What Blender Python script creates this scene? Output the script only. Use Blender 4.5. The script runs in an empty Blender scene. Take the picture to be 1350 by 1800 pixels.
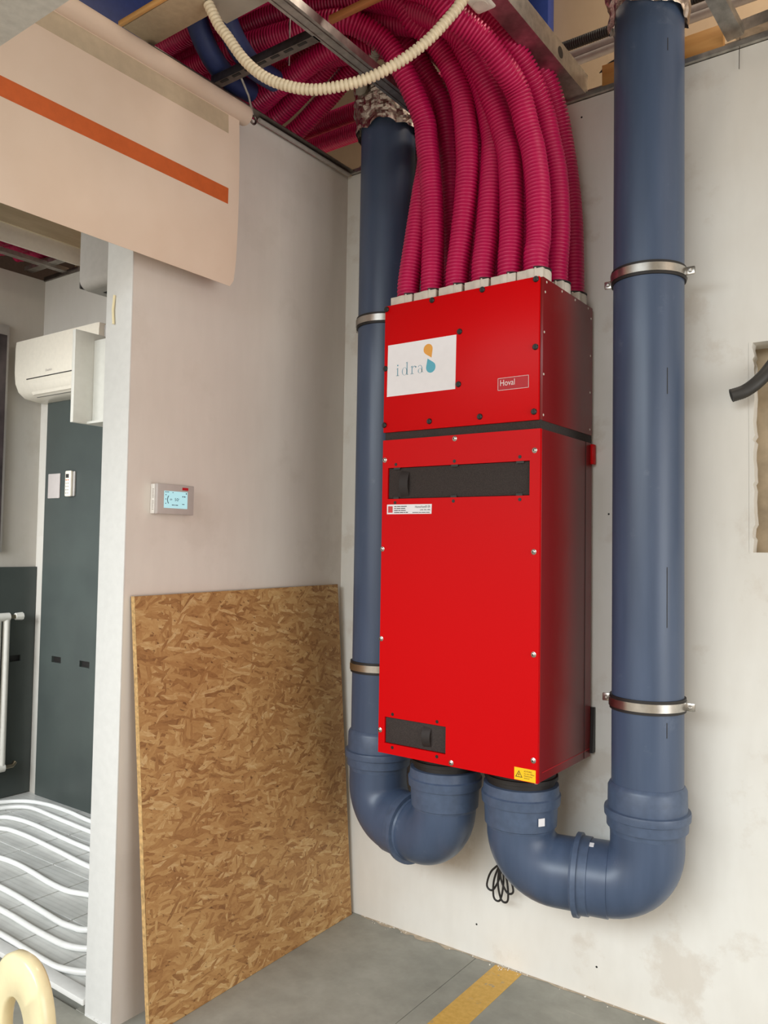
import bpy, bmesh, math, random
from mathutils import Vector, Matrix, Euler, noise
random.seed(7)
R = math.radians
scene = bpy.context.scene
COL = scene.collection

# ------------------------------------------------------------------ camera
cam_d = bpy.data.cameras.new('camera'); cam = bpy.data.objects.new('camera', cam_d); COL.objects.link(cam)
yaw, pit, rol = R(36.03), R(2.411), R(0.92)
fw = Vector((-math.sin(yaw)*math.cos(pit), math.cos(yaw)*math.cos(pit), math.sin(pit)))
rt0 = Vector((math.cos(yaw), math.sin(yaw), 0)); up0 = rt0.cross(fw)
rt = math.cos(rol)*rt0 + math.sin(rol)*up0; up = -math.sin(rol)*rt0 + math.cos(rol)*up0
cam.matrix_world = Matrix(((rt.x, up.x, -fw.x, 2.1532), (rt.y, up.y, -fw.y, -2.6568), (rt.z, up.z, -fw.z, 1.5), (0, 0, 0, 1)))
cam_d.sensor_fit = 'VERTICAL'; cam_d.sensor_height = 36; cam_d.lens = 28.277; cam_d.clip_start = 0.02
scene.camera = cam

# ------------------------------------------------------------------ world and lights
w = bpy.data.worlds.new('world'); scene.world = w; w.use_nodes = True
w.node_tree.nodes['Background'].inputs[0].default_value = (1.0, 0.80, 0.60, 1)
w.node_tree.nodes['Background'].inputs[1].default_value = 0.88
def area(name, loc, target, sx, sy, power, col):
    d = bpy.data.lights.new(name, 'AREA'); d.shape = 'RECTANGLE'; d.size = sx; d.size_y = sy; d.energy = power; d.color = col
    o = bpy.data.objects.new(name, d); COL.objects.link(o); o.location = loc
    o.rotation_euler = (Vector(target)-Vector(loc)).to_track_quat('-Z', 'Y').to_euler(); return o
area('hall_window_daylight', (0.4, -7.5, 4.2), (0.7, 0, 0.8), 6.5, 3.0, 540, (0.84, 0.94, 1.0))
area('added_right_fill', (5.8, -1.9, 1.4), (0.0, -0.8, 1.4), 2.6, 2.4, 72, (0.92, 0.97, 1.0))  # added fill from the right, brightens the left wall
area('hall_ceiling_lamp', (1.9, 0.1, 4.7), (1.5, 0.2, 3.0), 1.2, 0.4, 28, (1.0, 0.86, 0.70))
area('side_room_window_daylight', (-1.6, -2.9, 1.9), (-1.6, 0, 1.3), 1.0, 1.4, 17, (0.95, 0.98, 1.0)).data.spread = R(70)
vs = scene.view_settings
vs.view_transform = 'Standard'; vs.look = 'None'; vs.gamma = 1; vs.use_curve_mapping = False; vs.exposure = 0.08

# ------------------------------------------------------------------ materials
def lin(c):
    return tuple(((x/255)/12.92 if x/255 <= .04045 else ((x/255+.055)/1.055)**2.4) for x in c) + (1,)
class N:
    def __init__(s, name):
        s.m = bpy.data.materials.new(name); s.m.use_nodes = True; s.t = s.m.node_tree; s.b = s.t.nodes['Principled BSDF']
    def n(s, typ, **k):
        x = s.t.nodes.new(typ)
        for a, v in k.items():
            if hasattr(x, a): setattr(x, a, v)
            else: x.inputs[a].default_value = v
        return x
    def l(s, a, b): s.t.links.new(a, b)
    def coord(s, scale=(1, 1, 1), rot=(0, 0, 0)):
        tc = s.n('ShaderNodeTexCoord'); mp = s.n('ShaderNodeMapping')
        mp.inputs['Scale'].default_value = scale; mp.inputs['Rotation'].default_value = rot
        s.l(tc.outputs['Object'], mp.inputs['Vector']); return mp.outputs[0]
    def noise(s, vec, scale, detail=4, rough=.55):
        x = s.n('ShaderNodeTexNoise'); x.inputs['Scale'].default_value = scale; x.inputs['Detail'].default_value = detail; x.inputs['Roughness'].default_value = rough
        if vec: s.l(vec, x.inputs['Vector'])
        return x
    def ramp(s, fac, stops):
        x = s.n('ShaderNodeValToRGB'); e = x.color_ramp.elements
        e[0].position, e[0].color = stops[0]; e[1].position, e[1].color = stops[1]
        for p, c in stops[2:]:
            q = e.new(p); q.color = c
        s.l(fac, x.inputs[0]); return x.outputs[0]
    def mix(s, fac, a, b, blend='MIX'):
        x = s.n('ShaderNodeMix'); x.data_type = 'RGBA'; x.blend_type = blend
        for v, i in ((fac, 0), (a, 6), (b, 7)):
            if hasattr(v, 'is_output'): s.l(v, x.inputs[i])
            else: x.inputs[i].default_value = v
        return x.outputs[2]
    def bump(s, h, strength=.2, dist=.002):
        x = s.n('ShaderNodeBump'); x.inputs['Strength'].default_value = strength; x.inputs['Distance'].default_value = dist
        s.l(h, x.inputs['Height']); s.l(x.outputs[0], s.b.inputs['Normal'])
def plain(name, rgb, rough=.5, metal=0, var=.06, scale=40, bump=0, spec=None, coat=0):
    k = N(name); c = lin(rgb); v = k.coord(); nz = k.noise(v, scale)
    d = tuple(max(0, x*(1-var*2)) for x in c[:3])+(1,)
    u = tuple(min(1, x*(1+var)) for x in c[:3])+(1,)
    k.l(k.ramp(nz.outputs[0], [(.3, d), (.7, u)]), k.b.inputs['Base Color'])
    k.b.inputs['Roughness'].default_value = rough; k.b.inputs['Metallic'].default_value = metal
    if spec is not None: k.b.inputs['Specular IOR Level'].default_value = spec
    if coat: k.b.inputs['Coat Weight'].default_value = coat; k.b.inputs['Coat Roughness'].default_value = .1
    if bump: k.bump(nz.outputs[0], bump)
    return k.m
M = {}
def plaster(name, base, patch, stain, rough=.85):
    k = N(name); v = k.coord()
    a = k.noise(v, 1.1, 5, .6); b = k.noise(v, 3.2, 8, .62); f = k.noise(k.coord((1, 1, .25)), 26, 5)
    c = k.ramp(a.outputs[0], [(.40, lin(base)), (.56, lin(patch))])
    st = k.ramp(b.outputs[0], [(.57, (0, 0, 0, 1)), (.64, (.6, .6, .6, 1))])
    c = k.mix(st, c, lin(stain))
    c = k.mix(.06, c, k.ramp(f.outputs[0], [(.3, (.4, .38, .35, 1)), (.7, (1, 1, 1, 1))]), 'MULTIPLY')
    k.l(c, k.b.inputs['Base Color']); k.b.inputs['Roughness'].default_value = rough
    k.bump(f.outputs[0], .12, .002); return k.m
M['wall_back'] = plaster('wall_plaster_skimmed', (234, 232, 226), (228, 224, 216), (212, 203, 191))
M['wall_left'] = plaster('wall_paint_warm_grey', (224, 216, 208), (220, 211, 203), (214, 205, 196), .7)
M['wall_side'] = plaster('wall_paint_stone', (196, 192, 184), (190, 185, 176), (186, 180, 170))
M['void_wall'] = plaster('wall_beige_beyond', (200, 178, 148), (190, 166, 138), (180, 158, 130))
M['jamb'] = plain('paint_white_jamb', (222, 222, 220), .6, var=.02)
def concrete():
    k = N('concrete_grey_floor'); v = k.coord()
    a = k.noise(v, 2.2, 6, .6); b = k.noise(v, 14, 8, .65); s = k.noise(k.coord((1, 6, 1), (0, 0, .6)), 7, 6, .7)
    c = k.ramp(a.outputs[0], [(.35, lin((150, 149, 140))), (.65, lin((172, 170, 160)))])
    c = k.mix(.5, c, k.ramp(b.outputs[0], [(.3, (.62, .61, .58, 1)), (.72, (1, 1, 1, 1))]), 'MULTIPLY')
    c = k.mix(k.ramp(s.outputs[0], [(.64, (0, 0, 0, 1)), (.78, (.45, .45, .45, 1))]), c, lin((198, 192, 180)))
    k.l(c, k.b.inputs['Base Color']); k.b.inputs['Roughness'].default_value = .62; k.bump(b.outputs[0], .15, .002); return k.m
M['floor'] = concrete()
def stripe_mat():
    k = N('paint_yellow_worn'); v = k.coord(); b = k.noise(v, 22, 8, .7); a = k.noise(v, 60, 4)
    c = k.ramp(a.outputs[0], [(.3, lin((206, 160, 72))), (.7, lin((222, 178, 92)))])
    c = k.mix(k.ramp(b.outputs[0], [(.60, (0, 0, 0, 1)), (.68, (.8, .8, .8, 1))]), c, lin((150, 146, 136)))
    k.l(c, k.b.inputs['Base Color']); k.b.inputs['Roughness'].default_value = .6; return k.m
M['stripe'] = stripe_mat()
def tile_mat():
    k = N('floor_tile_grey_lined'); v = k.coord((1, 1, 1)); a = k.noise(v, 9, 6)
    wv = k.n('ShaderNodeTexWave'); wv.bands_direction = 'Y'; wv.inputs['Scale'].default_value = 12; wv.inputs['Distortion'].default_value = 1.5; wv.inputs['Detail'].default_value = 2
    k.l(k.coord((.35, 1, 1)), wv.inputs['Vector'])
    c = k.ramp(a.outputs[0], [(.35, lin((196, 196, 192))), (.65, lin((212, 212, 208)))])
    c = k.mix(.22, c, k.ramp(wv.outputs[0], [(.1, (.55, .55, .55, 1)), (.4, (1, 1, 1, 1))]), 'MULTIPLY')
    k.l(c, k.b.inputs['Base Color']); k.b.inputs['Roughness'].default_value = .33; return k.m
M['tile'] = tile_mat()
M['grout'] = plain('grout_light', (196, 194, 188), .8)
M['pex'] = plain('heating_tube_white', (238, 238, 236), .25, var=.02)
def osb():
    k = N('oriented_strand_board')
    tc = k.n('ShaderNodeTexCoord'); base = None; hgt = None
    tones = [(.0, lin((138, 95, 54))), (.2, lin((165, 120, 71))), (.5, lin((184, 141, 88))), (.8, lin((198, 160, 106))), (1.0, lin((216, 186, 138)))]
    wn = k.noise(tc.outputs['Object'], 9, 3)
    L = [(.25, 5, 13, -1), (1.3, 6, 16, .5), (-.35, 5, 15, .5), (.8, 7, 26, .6), (-1.2, 7, 24, .66), (.1, 7, 24, .55), (-.3, 8, 32, .62), (.45, 8, 34, .66), (1.5, 12, 60, .78), (-.05, 9, 46, .66), (-.8, 14, 70, .80), (.25, 12, 66, .72)]
    for i, (ang, sx, sy, th) in enumerate(L):
        ad = k.n('ShaderNodeVectorMath'); ad.operation = 'MULTIPLY_ADD'
        k.l(wn.outputs['Color'], ad.inputs[0]); ad.inputs[1].default_value = (0, .04, .04); k.l(tc.outputs['Object'], ad.inputs[2])
        m1 = k.n('ShaderNodeMapping'); m1.inputs['Rotation'].default_value = (ang, 0, 0); k.l(ad.outputs[0], m1.inputs['Vector'])
        mp = k.n('ShaderNodeMapping'); mp.inputs['Scale'].default_value = (.2, sx*1.35, sy*1.3); mp.inputs['Location'].default_value = (i*1.7, i*3.7, i*1.3); k.l(m1.outputs[0], mp.inputs['Vector'])
        vo = k.n('ShaderNodeTexVoronoi'); vo.inputs['Scale'].default_value = 1.0; vo.inputs['Randomness'].default_value = 1
        k.l(mp.outputs[0], vo.inputs['Vector'])
        sp = k.n('ShaderNodeSeparateColor'); k.l(vo.outputs['Color'], sp.inputs[0])
        gr = k.noise(mp.outputs[0], 2.6, 5, .65)
        ma = k.n('ShaderNodeMath'); ma.operation = 'MULTIPLY_ADD'; k.l(gr.outputs[0], ma.inputs[0]); ma.inputs[1].default_value = .8; ma.inputs[2].default_value = -.4
        mb = k.n('ShaderNodeMath'); mb.operation = 'MULTIPLY_ADD'; k.l(sp.outputs[0], mb.inputs[0]); mb.inputs[1].default_value = .8; k.l(ma.outputs[0], mb.inputs[2])
        mc = k.n('ShaderNodeMath'); mc.operation = 'ADD'; k.l(mb.outputs[0], mc.inputs[0]); mc.inputs[1].default_value = .1
        col = k.ramp(mc.outputs[0], tones)
        if base is None: base = col; hgt = sp.outputs[0]
        else:
            gt = k.n('ShaderNodeMath'); gt.operation = 'GREATER_THAN'; k.l(sp.outputs[1], gt.inputs[0]); gt.inputs[1].default_value = th
            base = k.mix(gt.outputs[0], base, col)
            hm = k.n('ShaderNodeMix'); hm.data_type = 'FLOAT'; k.l(gt.outputs[0], hm.inputs[0]); k.l(hgt, hm.inputs[2]); k.l(sp.outputs[2], hm.inputs[3]); hgt = hm.outputs[0]
    ms = k.n('ShaderNodeMapping'); ms.inputs['Rotation'].default_value = (.5, 0, 0); k.l(tc.outputs['Object'], ms.inputs['Vector'])
    m2 = k.n('ShaderNodeMapping'); m2.inputs['Scale'].default_value = (1, 28, 75); k.l(ms.outputs[0], m2.inputs['Vector'])
    sk = k.noise(m2.outputs[0], 1.3, 3, .6)
    base = k.mix(k.ramp(sk.outputs[0], [(.63, (0, 0, 0, 1)), (.69, (.8, .8, .8, 1))]), base, lin((104, 64, 32)))
    big = k.noise(tc.outputs['Object'], 2.5, 4)
    base = k.mix(.35, base, k.ramp(big.outputs[0], [(.35, lin((205, 170, 130))), (.65, (1, 1, 1, 1))]), 'MULTIPLY')
    k.l(base, k.b.inputs['Base Color']); k.b.inputs['Roughness'].default_value = .6; k.bump(hgt, .3, .0015); return k.m
M['osb'] = osb()
M['osb_edge'] = plain('strand_board_edge', (198, 160, 106), .8, var=.2, scale=90, bump=.4)
M['red'] = plain('powder_coat_red', (206, 0, 8), .38, var=.02, scale=500, spec=.13)
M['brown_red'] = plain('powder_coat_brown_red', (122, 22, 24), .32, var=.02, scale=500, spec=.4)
M['black_foam'] = plain('foam_charcoal', (58, 50, 48), .9, var=.25, scale=420, bump=.4)
M['black'] = plain('plastic_black', (28, 25, 24), .45)
M['strap'] = plain('webbing_black', (40, 33, 32), .7)
M['zinc'] = plain('steel_zinc', (196, 192, 186), .3, 1, var=.08)
M['galv'] = plain('steel_galvanised', (190, 186, 180), .42, 1, var=.15, scale=30)
M['galv_dull'] = plain('steel_galvanised_dull', (132, 124, 118), .38, 1, var=.15, scale=30)
M['paper'] = plain('paper_white', (238, 236, 240), .6, var=.01)
M['sticker_yellow'] = plain('sticker_yellow', (255, 200, 20), .45, var=.02)
M['ink_black'] = plain('ink_black', (30, 28, 26), .6)
M['ink_blue'] = plain('ink_sky_blue', (92, 176, 200), .6, var=.02)
M['ink_teal'] = plain('ink_grey_blue', (104, 160, 184), .6, var=.02)
M['ink_orange'] = plain('ink_amber', (232, 164, 72), .6, var=.02)
M['ink_red'] = plain('ink_red', (214, 60, 64), .6, var=.05)
M['ink_white'] = plain('ink_white', (240, 226, 226), .5, var=.02)
M['plate_red'] = plain('badge_red', (186, 12, 30), .5, var=.03)
def pvc():
    k = N('plastic_pipe_blue_grey'); v = k.coord(); a = k.noise(k.coord((1, 1, .12)), 18, 6); b = k.noise(v, 9, 9, .7)
    c = k.ramp(a.outputs[0], [(.3, lin((64, 79, 104))), (.7, lin((74, 89, 115)))])
    c = k.mix(k.ramp(b.outputs[0], [(.62, (0, 0, 0, 1)), (.80, (.30, .30, .30, 1))]), c, lin((140, 150, 165)))
    k.l(c, k.b.inputs['Base Color']); k.b.inputs['Roughness'].default_value = .36; return k.m
M['pvc'] = pvc()
M['pvc_rim'] = plain('plastic_pipe_blue_grey_rim', (76, 91, 116), .40, var=.08)
M['rubber'] = plain('rubber_black', (34, 30, 29), .55)
M['duct'] = plain('duct_magenta', (190, 18, 84), .38, var=.04, scale=12)
M['collar'] = plain('collar_light_grey', (214, 206, 194), .5)
M['hose_white'] = plain('conduit_ivory', (230, 214, 184), .4)
M['conduit_grey'] = plain('conduit_grey', (166, 158, 152), .45)
M['conduit_dark'] = plain('conduit_charcoal', (52, 50, 48), .5)
def foil():
    k = N('foil_aluminium'); v = k.coord(); a = k.noise(v, 55, 6, .7)
    k.b.inputs['Base Color'].default_value = lin((214, 204, 196)); k.b.inputs['Metallic'].default_value = 1; k.b.inputs['Roughness'].default_value = .2
    k.bump(a.outputs[0], .8, .006); return k.m
M['foil'] = foil()
def wood(name, a, b, axis=0):
    k = N(name); s = [6, 6, 6]; s[axis] = .6; nz = k.noise(k.coord(tuple(s)), 6, 6, .6)
    k.l(k.ramp(nz.outputs[0], [(.3, lin(a)), (.7, lin(b))]), k.b.inputs['Base Color']); k.b.inputs['Roughness'].default_value = .6; return k.m
M['wood'] = wood('wood_pine', (206, 150, 84), (226, 176, 110))
M['wood_pale'] = wood('wood_pale_beam', (214, 200, 166), (232, 220, 190), 1)
M['wood_brown'] = wood('wood_brown_stick', (140, 84, 40), (170, 106, 56))
M['board_white'] = plain('board_white', (236, 230, 216), .6, var=.02)
M['gypsum_beige'] = plain('gypsum_back_beige', (176, 156, 128), .85, var=.06)
M['gypsum_grey'] = plain('gypsum_face_grey', (176, 172, 160), .85, var=.05, scale=12)
M['panel_pale'] = plain('soffit_board_pale', (206, 202, 194), .85, var=.06, scale=60, bump=.2)
M['blue_steel'] = plain('paint_steel_blue', (52, 74, 150), .45)
M['blue_flex'] = plain('insulation_navy', (44, 56, 104), .6)
M['roof'] = plain('roof_deck_brown', (96, 84, 80), .8)
def fabric():
    k = N('screen_fabric'); v = k.coord(); a = k.noise(v, 2.5, 5); f = k.noise(v, 260, 2)
    c = k.ramp(a.outputs[0], [(.35, lin((218, 196, 176))), (.65, lin((226, 206, 188)))])
    k.l(c, k.b.inputs['Base Color']); k.b.inputs['Roughness'].default_value = .8
    k.b.inputs['Subsurface Weight'].default_value = 0; k.bump(f.outputs[0], .05, .001); return k.m
M['fabric'] = fabric()
M['tape_orange'] = plain('band_orange', (200, 94, 38), .7, var=.04)
M['tape_tan'] = plain('band_tan', (190, 172, 146), .7, var=.04)
M['ac_white'] = plain('plastic_ivory', (236, 228, 212), .3, var=.02)
M['cab_white'] = plain('lacquer_white', (232, 232, 226), .4, var=.02)
M['box_grey'] = plain('plastic_silver_grey', (172, 168, 164), .4, var=.03)
def panel_dark():
    k = N('panel_slate'); a = k.noise(k.coord(), 3, 4)
    k.l(k.ramp(a.outputs[0], [(.35, lin((64, 70, 68))), (.65, lin((71, 78, 75)))]), k.b.inputs['Base Color'])
    k.b.inputs['Roughness'].default_value = .42; return k.m
M['slate'] = panel_dark()
M['rad_white'] = plain('enamel_white', (232, 230, 222), .3, var=.02)
M['brass'] = plain('valve_brass', (150, 140, 120), .35, 1)
M['cream'] = plain('plastic_cream', (236, 222, 180), .22, var=.02)
M['thermo'] = plain('plastic_warm_grey', (186, 178, 174), .45, var=.02)
M['thermo_white'] = plain('plastic_white', (236, 232, 226), .45, var=.02)
k = N('screen_lcd_blue'); k.b.inputs['Base Color'].default_value = lin((160, 205, 215)); k.b.inputs['Emission Color'].default_value = lin((170, 222, 232)); k.b.inputs['Emission Strength'].default_value = .45
nz = k.noise(k.coord(), 8); k.l(k.ramp(nz.outputs[0], [(.3, lin((160, 205, 215))), (.7, lin((170, 214, 224)))]), k.b.inputs['Base Color']); M['lcd'] = k.m
M['picture'] = plain('poster_dark', (72, 62, 64), .5, var=.4, scale=5)
M['hole_dark'] = plain('cavity_plaster', (186, 168, 142), .9, var=.15, scale=12)
M['smear'] = plain('plaster_smear', (196, 180, 158), .9, var=.15, scale=30)
M['crumb'] = plain('plaster_crumb', (228, 222, 212), .9)

# ------------------------------------------------------------------ mesh helpers
BASE = {}
class MB:
    def __init__(s): s.v = []; s.f = []
    def add(s, vs, fs):
        o = len(s.v); s.v += [tuple(v) for v in vs]; s.f += [tuple(i+o for i in f) for f in fs]; return s
    def bm(s, bm):
        bm.verts.index_update(); s.add([v.co[:] for v in bm.verts], [[v.index for v in f.verts] for f in bm.faces]); bm.free(); return s
    def box(s, lo, hi, bev=0, seg=2, mat=None):
        b = bmesh.new(); bmesh.ops.create_cube(b, size=1)
        for v in b.verts: v.co = Vector([lo[i]+(v.co[i]+.5)*(hi[i]-lo[i]) for i in range(3)])
        if bev: bmesh.ops.bevel(b, geom=b.edges[:], offset=bev, segments=seg, affect='EDGES', profile=.5)
        if mat is not None: b.transform(mat)
        return s.bm(b)
    def tube(s, path, rad, seg=20, cap=True, up=(0, 0, 1)):
        P = [Vector(p) for p in path]; n = len(P)
        if not hasattr(rad, '__len__'): rad = [rad]*n
        T = [(P[min(i+1, n-1)]-P[max(i-1, 0)]) for i in range(n)]
        for i in range(n):
            if T[i].length < 1e-9: T[i] = T[i-1].copy() if i else Vector((0, 0, 1))
            T[i].normalize()
        u = Vector(up)
        if abs(u.dot(T[0])) > .95: u = Vector((1, 0, 0)) if abs(T[0].x) < .9 else Vector((0, 1, 0))
        u = (u-T[0]*u.dot(T[0])).normalized(); vs = []; fs = []
        for i in range(n):
            u = (u-T[i]*u.dot(T[i])).normalized(); w_ = T[i].cross(u)
            for k_ in range(seg):
                a = 2*math.pi*k_/seg; vs.append(P[i]+(u*math.cos(a)+w_*math.sin(a))*rad[i])
        for i in range(n-1):
            for k_ in range(seg):
                a = i*seg+k_; b = i*seg+(k_+1) % seg; fs.append((a, b, b+seg, a+seg))
        if cap: fs.append(tuple(range(seg-1, -1, -1))); fs.append(tuple(range((n-1)*seg, n*seg)))
        return s.add(vs, fs)
    def lathe(s, c, axis, prof, seg=24):
        """prof: (distance along axis, radius) from c"""
        c = Vector(c); a = Vector(axis).normalized()
        return s.tube([c+a*d for d, r in prof], [r for d, r in prof], seg) if all(prof[i+1][0] > prof[i][0] for i in range(len(prof)-1)) else s._lathe(c, a, prof, seg)
    def _lathe(s, c, a, prof, seg):
        u = Vector((1, 0, 0)) if abs(a.x) < .9 else Vector((0, 1, 0)); u = (u-a*u.dot(a)).normalized(); w_ = a.cross(u); vs = []; fs = []
        for d, r in prof:
            for k_ in range(seg):
                t = 2*math.pi*k_/seg; vs.append(c+a*d+(u*math.cos(t)+w_*math.sin(t))*r)
        for i in range(len(prof)-1):
            for k_ in range(seg):
                x = i*seg+k_; y = i*seg+(k_+1) % seg; fs.append((x, y, y+seg, x+seg))
        fs.append(tuple(range(seg-1, -1, -1))); fs.append(tuple(range((len(prof)-1)*seg, len(prof)*seg)))
        return s.add(vs, fs)
    def prism(s, pts, origin, ex, ey, depth):
        """polygon pts (2D) extruded by vector depth"""
        o, ex, ey, d = Vector(origin), Vector(ex), Vector(ey), Vector(depth); n = len(pts)
        a = [o+ex*p[0]+ey*p[1] for p in pts]; vs = a+[p+d for p in a]
        return s.add(vs, [tuple(range(n)), tuple(range(2*n-1, n-1, -1))]+[(i, i+n, (i+1) % n+n, (i+1) % n) for i in range(n)])
    def build(s, name, mat, parent=None, smooth=35):
        me = bpy.data.meshes.new(name); b = BASE.get(parent.name, Vector()) if parent else Vector()
        org = b
        if parent is None and s.v:
            lo = [min(v[i] for v in s.v) for i in range(3)]; hi = [max(v[i] for v in s.v) for i in range(3)]
            org = Vector(((lo[0]+hi[0])/2, (lo[1]+hi[1])/2, lo[2]))
        me.from_pydata([tuple(Vector(v)-org) for v in s.v], [], s.f)
        bmx = bmesh.new(); bmx.from_mesh(me); bmesh.ops.recalc_face_normals(bmx, faces=bmx.faces[:]); bmx.to_mesh(me); bmx.free()
        me.materials.append(M[mat])
        if smooth:
            me.polygons.foreach_set('use_smooth', [True]*len(me.polygons)); me.set_sharp_from_angle(angle=R(smooth))
        o = bpy.data.objects.new(name, me); COL.objects.link(o)
        if parent: o.parent = parent
        else: o.location = org
        BASE[o.name] = org
        return o
def tag(o, label, cat, group=None):
    o['label'] = label; o['category'] = cat
    if group: o['group'] = group
    return o
def struct(o, label=None):
    o['kind'] = 'structure'
    if label: o['label'] = label
    return o
def thing(name, base, label, cat, group=None):
    o = bpy.data.objects.new(name, None); COL.objects.link(o); o.location = base; o.empty_display_size = .05
    BASE[o.name] = Vector(base); return tag(o, label, cat, group)
def part(o, label): o['label'] = label; return o
def catmull(pts, step):
    P = [Vector(p) for p in pts]; P = [P[0]*2-P[1]]+P+[P[-1]*2-P[-2]]; dense = []
    for i in range(1, len(P)-2):
        a, b, c, d = P[i-1:i+3]
        for j in range(24):
            t = j/24; dense.append(.5*((2*b)+(c-a)*t+(2*a-5*b+4*c-d)*t*t+(3*b-a-3*c+d)*t**3))
    dense.append(P[-2]); out = [dense[0]]; acc = 0
    for i in range(1, len(dense)):
        seg = (dense[i]-dense[i-1]).length
        while seg > 1e-9 and acc+seg >= step:
            t = (step-acc)/seg; dense[i-1] = dense[i-1].lerp(dense[i], t); out.append(dense[i-1].copy()); seg = (dense[i]-dense[i-1]).length; acc = 0
        acc += seg
    return out
def corrugated(pts, rad, depth, pitch, seg=20):
    P = catmull(pts, pitch/6); pat = [1, 1, .9, 0, 0, .9]
    return MB().tube(P, [rad-depth*(1-pat[i % 6]) for i in range(len(P))], seg)
def text_mesh(txt, size, spacing=1.0):
    cu = bpy.data.curves.new('t', 'FONT'); cu.body = txt; cu.size = size; cu.space_character = spacing; cu.resolution_u = 3
    o = bpy.data.objects.new('t', cu); COL.objects.link(o)
    dg = bpy.context.evaluated_depsgraph_get(); me = bpy.data.meshes.new_from_object(o.evaluated_get(dg))
    r = ([v.co.copy() for v in me.vertices], [tuple(p.vertices) for p in me.polygons])
    bpy.data.objects.remove(o); bpy.data.meshes.remove(me); bpy.data.curves.remove(cu); return r
def text(mb, txt, size, origin, ex, ez, width=None, spacing=1.0):
    vs, fs = text_mesh(txt, size, spacing)
    if not vs: return mb
    k_ = 1
    if width: k_ = width/(max(v.x for v in vs)-min(v.x for v in vs))
    o, ex, ez = Vector(origin), Vector(ex), Vector(ez)
    return mb.add([o+ex*v.x*k_+ez*v.y for v in vs], fs)

# ================================================================== SETTING
RX, RT = -2.329, -0.132     # side room corner x, left wall far face x
LY = -1.085                 # end of the left wall
def quadwall(mb, lo, hi): return mb.box(lo, hi)
# floor: two slabs with the construction joint between them
fl = struct(MB().box((-4.5, -7, -.20), (6, 0.1, -.012)).build('floor', 'floor'), 'grey concrete floor with a yellow painted line')
def slab(lo, hi):
    return MB().box(lo, hi, .0015, 1).build('floor_slab', 'floor', fl)
slab((-4.5, -7, -.05), (.676, LY+.0, 0)); slab((RT-.05, LY, -.05), (.676, .0, 0)); slab((.6775, -7, -.05), (6, 0, 0))
part(MB().box((.757, -3.2, -.001), (.862, -.012, .0008)).build('painted_line', 'stripe', fl), 'worn yellow painted line')
# back wall with a broken-out recess at the right
hx0, hx1, hz0, hz1 = 1.620, 1.86, 1.498, 2.146
wb = MB()
wb.box((RT, 0, 0), (hx0-.012, .1, 3.09)); wb.box((hx1, 0, 0), (4.6, .1, 3.09))
wb.box((hx0-.012, 0, 0), (hx1, .1, hz0)); wb.box((hx0-.012, 0, hz1), (hx1, .1, 3.09))
wall_back = struct(wb.build('wall_back', 'wall_back', None, 0), 'white plastered wall behind the red unit')
zz = hz0; pts = []
random.seed(3)
while zz < hz1:
    pts.append((hx0+random.uniform(-.003, .006), zz)); zz += random.uniform(.008, .028)
poly = [(hx0-.0125, hz0)]+pts+[(hx0, hz1), (hx0-.0125, hz1)]
eg = MB()
for (x1, z1), (x2, z2) in zip(poly[1:-2], poly[2:-1]):
    eg.prism([(hx0-.0125, z1), (x1, z1), (x2, z2), (hx0-.0125, z2)], (0, 0, 0), (1, 0, 0), (0, 0, 1), (0, .05, 0))
part(eg.build('broken_edge', 'wall_back', wall_back), 'chipped plaster edge of the recess')
part(MB().box((hx0-.012, .099, hz0), (hx1, .11, hz1)).build('recess_back', 'hole_dark', wall_back), 'bare back of the wall recess')
for (x, z) in ((1.06, 3.03), (.672, .115), (1.13, .105), (1.165, 1.62)):
    MB().lathe((x, -.0008, z), (0, 1, 0), [(0, .0035), (.002, .0035)], 10).build('screw_hole', 'black', wall_back)
# left wall
wl = MB().box((RT, LY+.004, 0), (0, 0, 3.09)).build('wall_left', 'wall_left', None, 0); struct(wl, 'warm grey short wall carrying the thermostat')
part(MB().box((RT-.001, LY, 0.0), (.0005, LY+.006, 3.09), .002).build('wall_end', 'jamb', wl), 'white painted end of the wall')
cr = MB()
for i in range(14):
    x = RT+.004+i*.0095; cr.box((x, LY-.0025, 0), (x+.0095, LY+.001, .002+.007*random.random()))
part(cr.build('torn_plaster', 'jamb', wl), 'ragged plaster at the foot of the wall end')
# side room
struct(MB().box((RX-.1, -3.2, -.0), (RX, .1, 3.06)).build('wall_side_left', 'wall_side', None, 0), 'stone grey wall of the side room')
struct(MB().box((RX, 0, 0), (RT, .1, 3.075)).build('wall_side_back', 'wall_side', None, 0), 'stone grey end wall of the side room above the slate panel')
sf = struct(MB().box((RX, LY+.04, -.01), (RT, 0, .024)).build('floor_side_room', 'grout', None, 0), 'tiled raised floor of the side room')
nx, ny = 8, 4
for i in range(nx):
    for j in range(ny):
        x0 = RX+(RT-RX)*i/nx; x1 = RX+(RT-RX)*(i+1)/nx; y0 = LY+.045+(-LY-.045)*j/ny; y1 = LY+.045+(-LY-.045)*(j+1)/ny
        MB().box((x0+.003, y0+.003, .02), (x1-.003, y1-.003, .030+.0004*((i*3+j) % 3)), .001, 1).build('tile', 'tile', sf)
t1 = MB().box((RX, LY-.005, .027), (RT-.004, LY+.045, .046), .002).build('trim_1', 'jamb', None); struct(t1, 'white edging strip of the raised floor')
struct(MB().box((RX, LY+.03, 0), (RT, LY+.041, .027)).build('gap_shade_strip', 'black', None), 'black strip standing in for the shaded gap below the raised floor edge')  # black strip paints the shade under the floor edge
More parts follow.
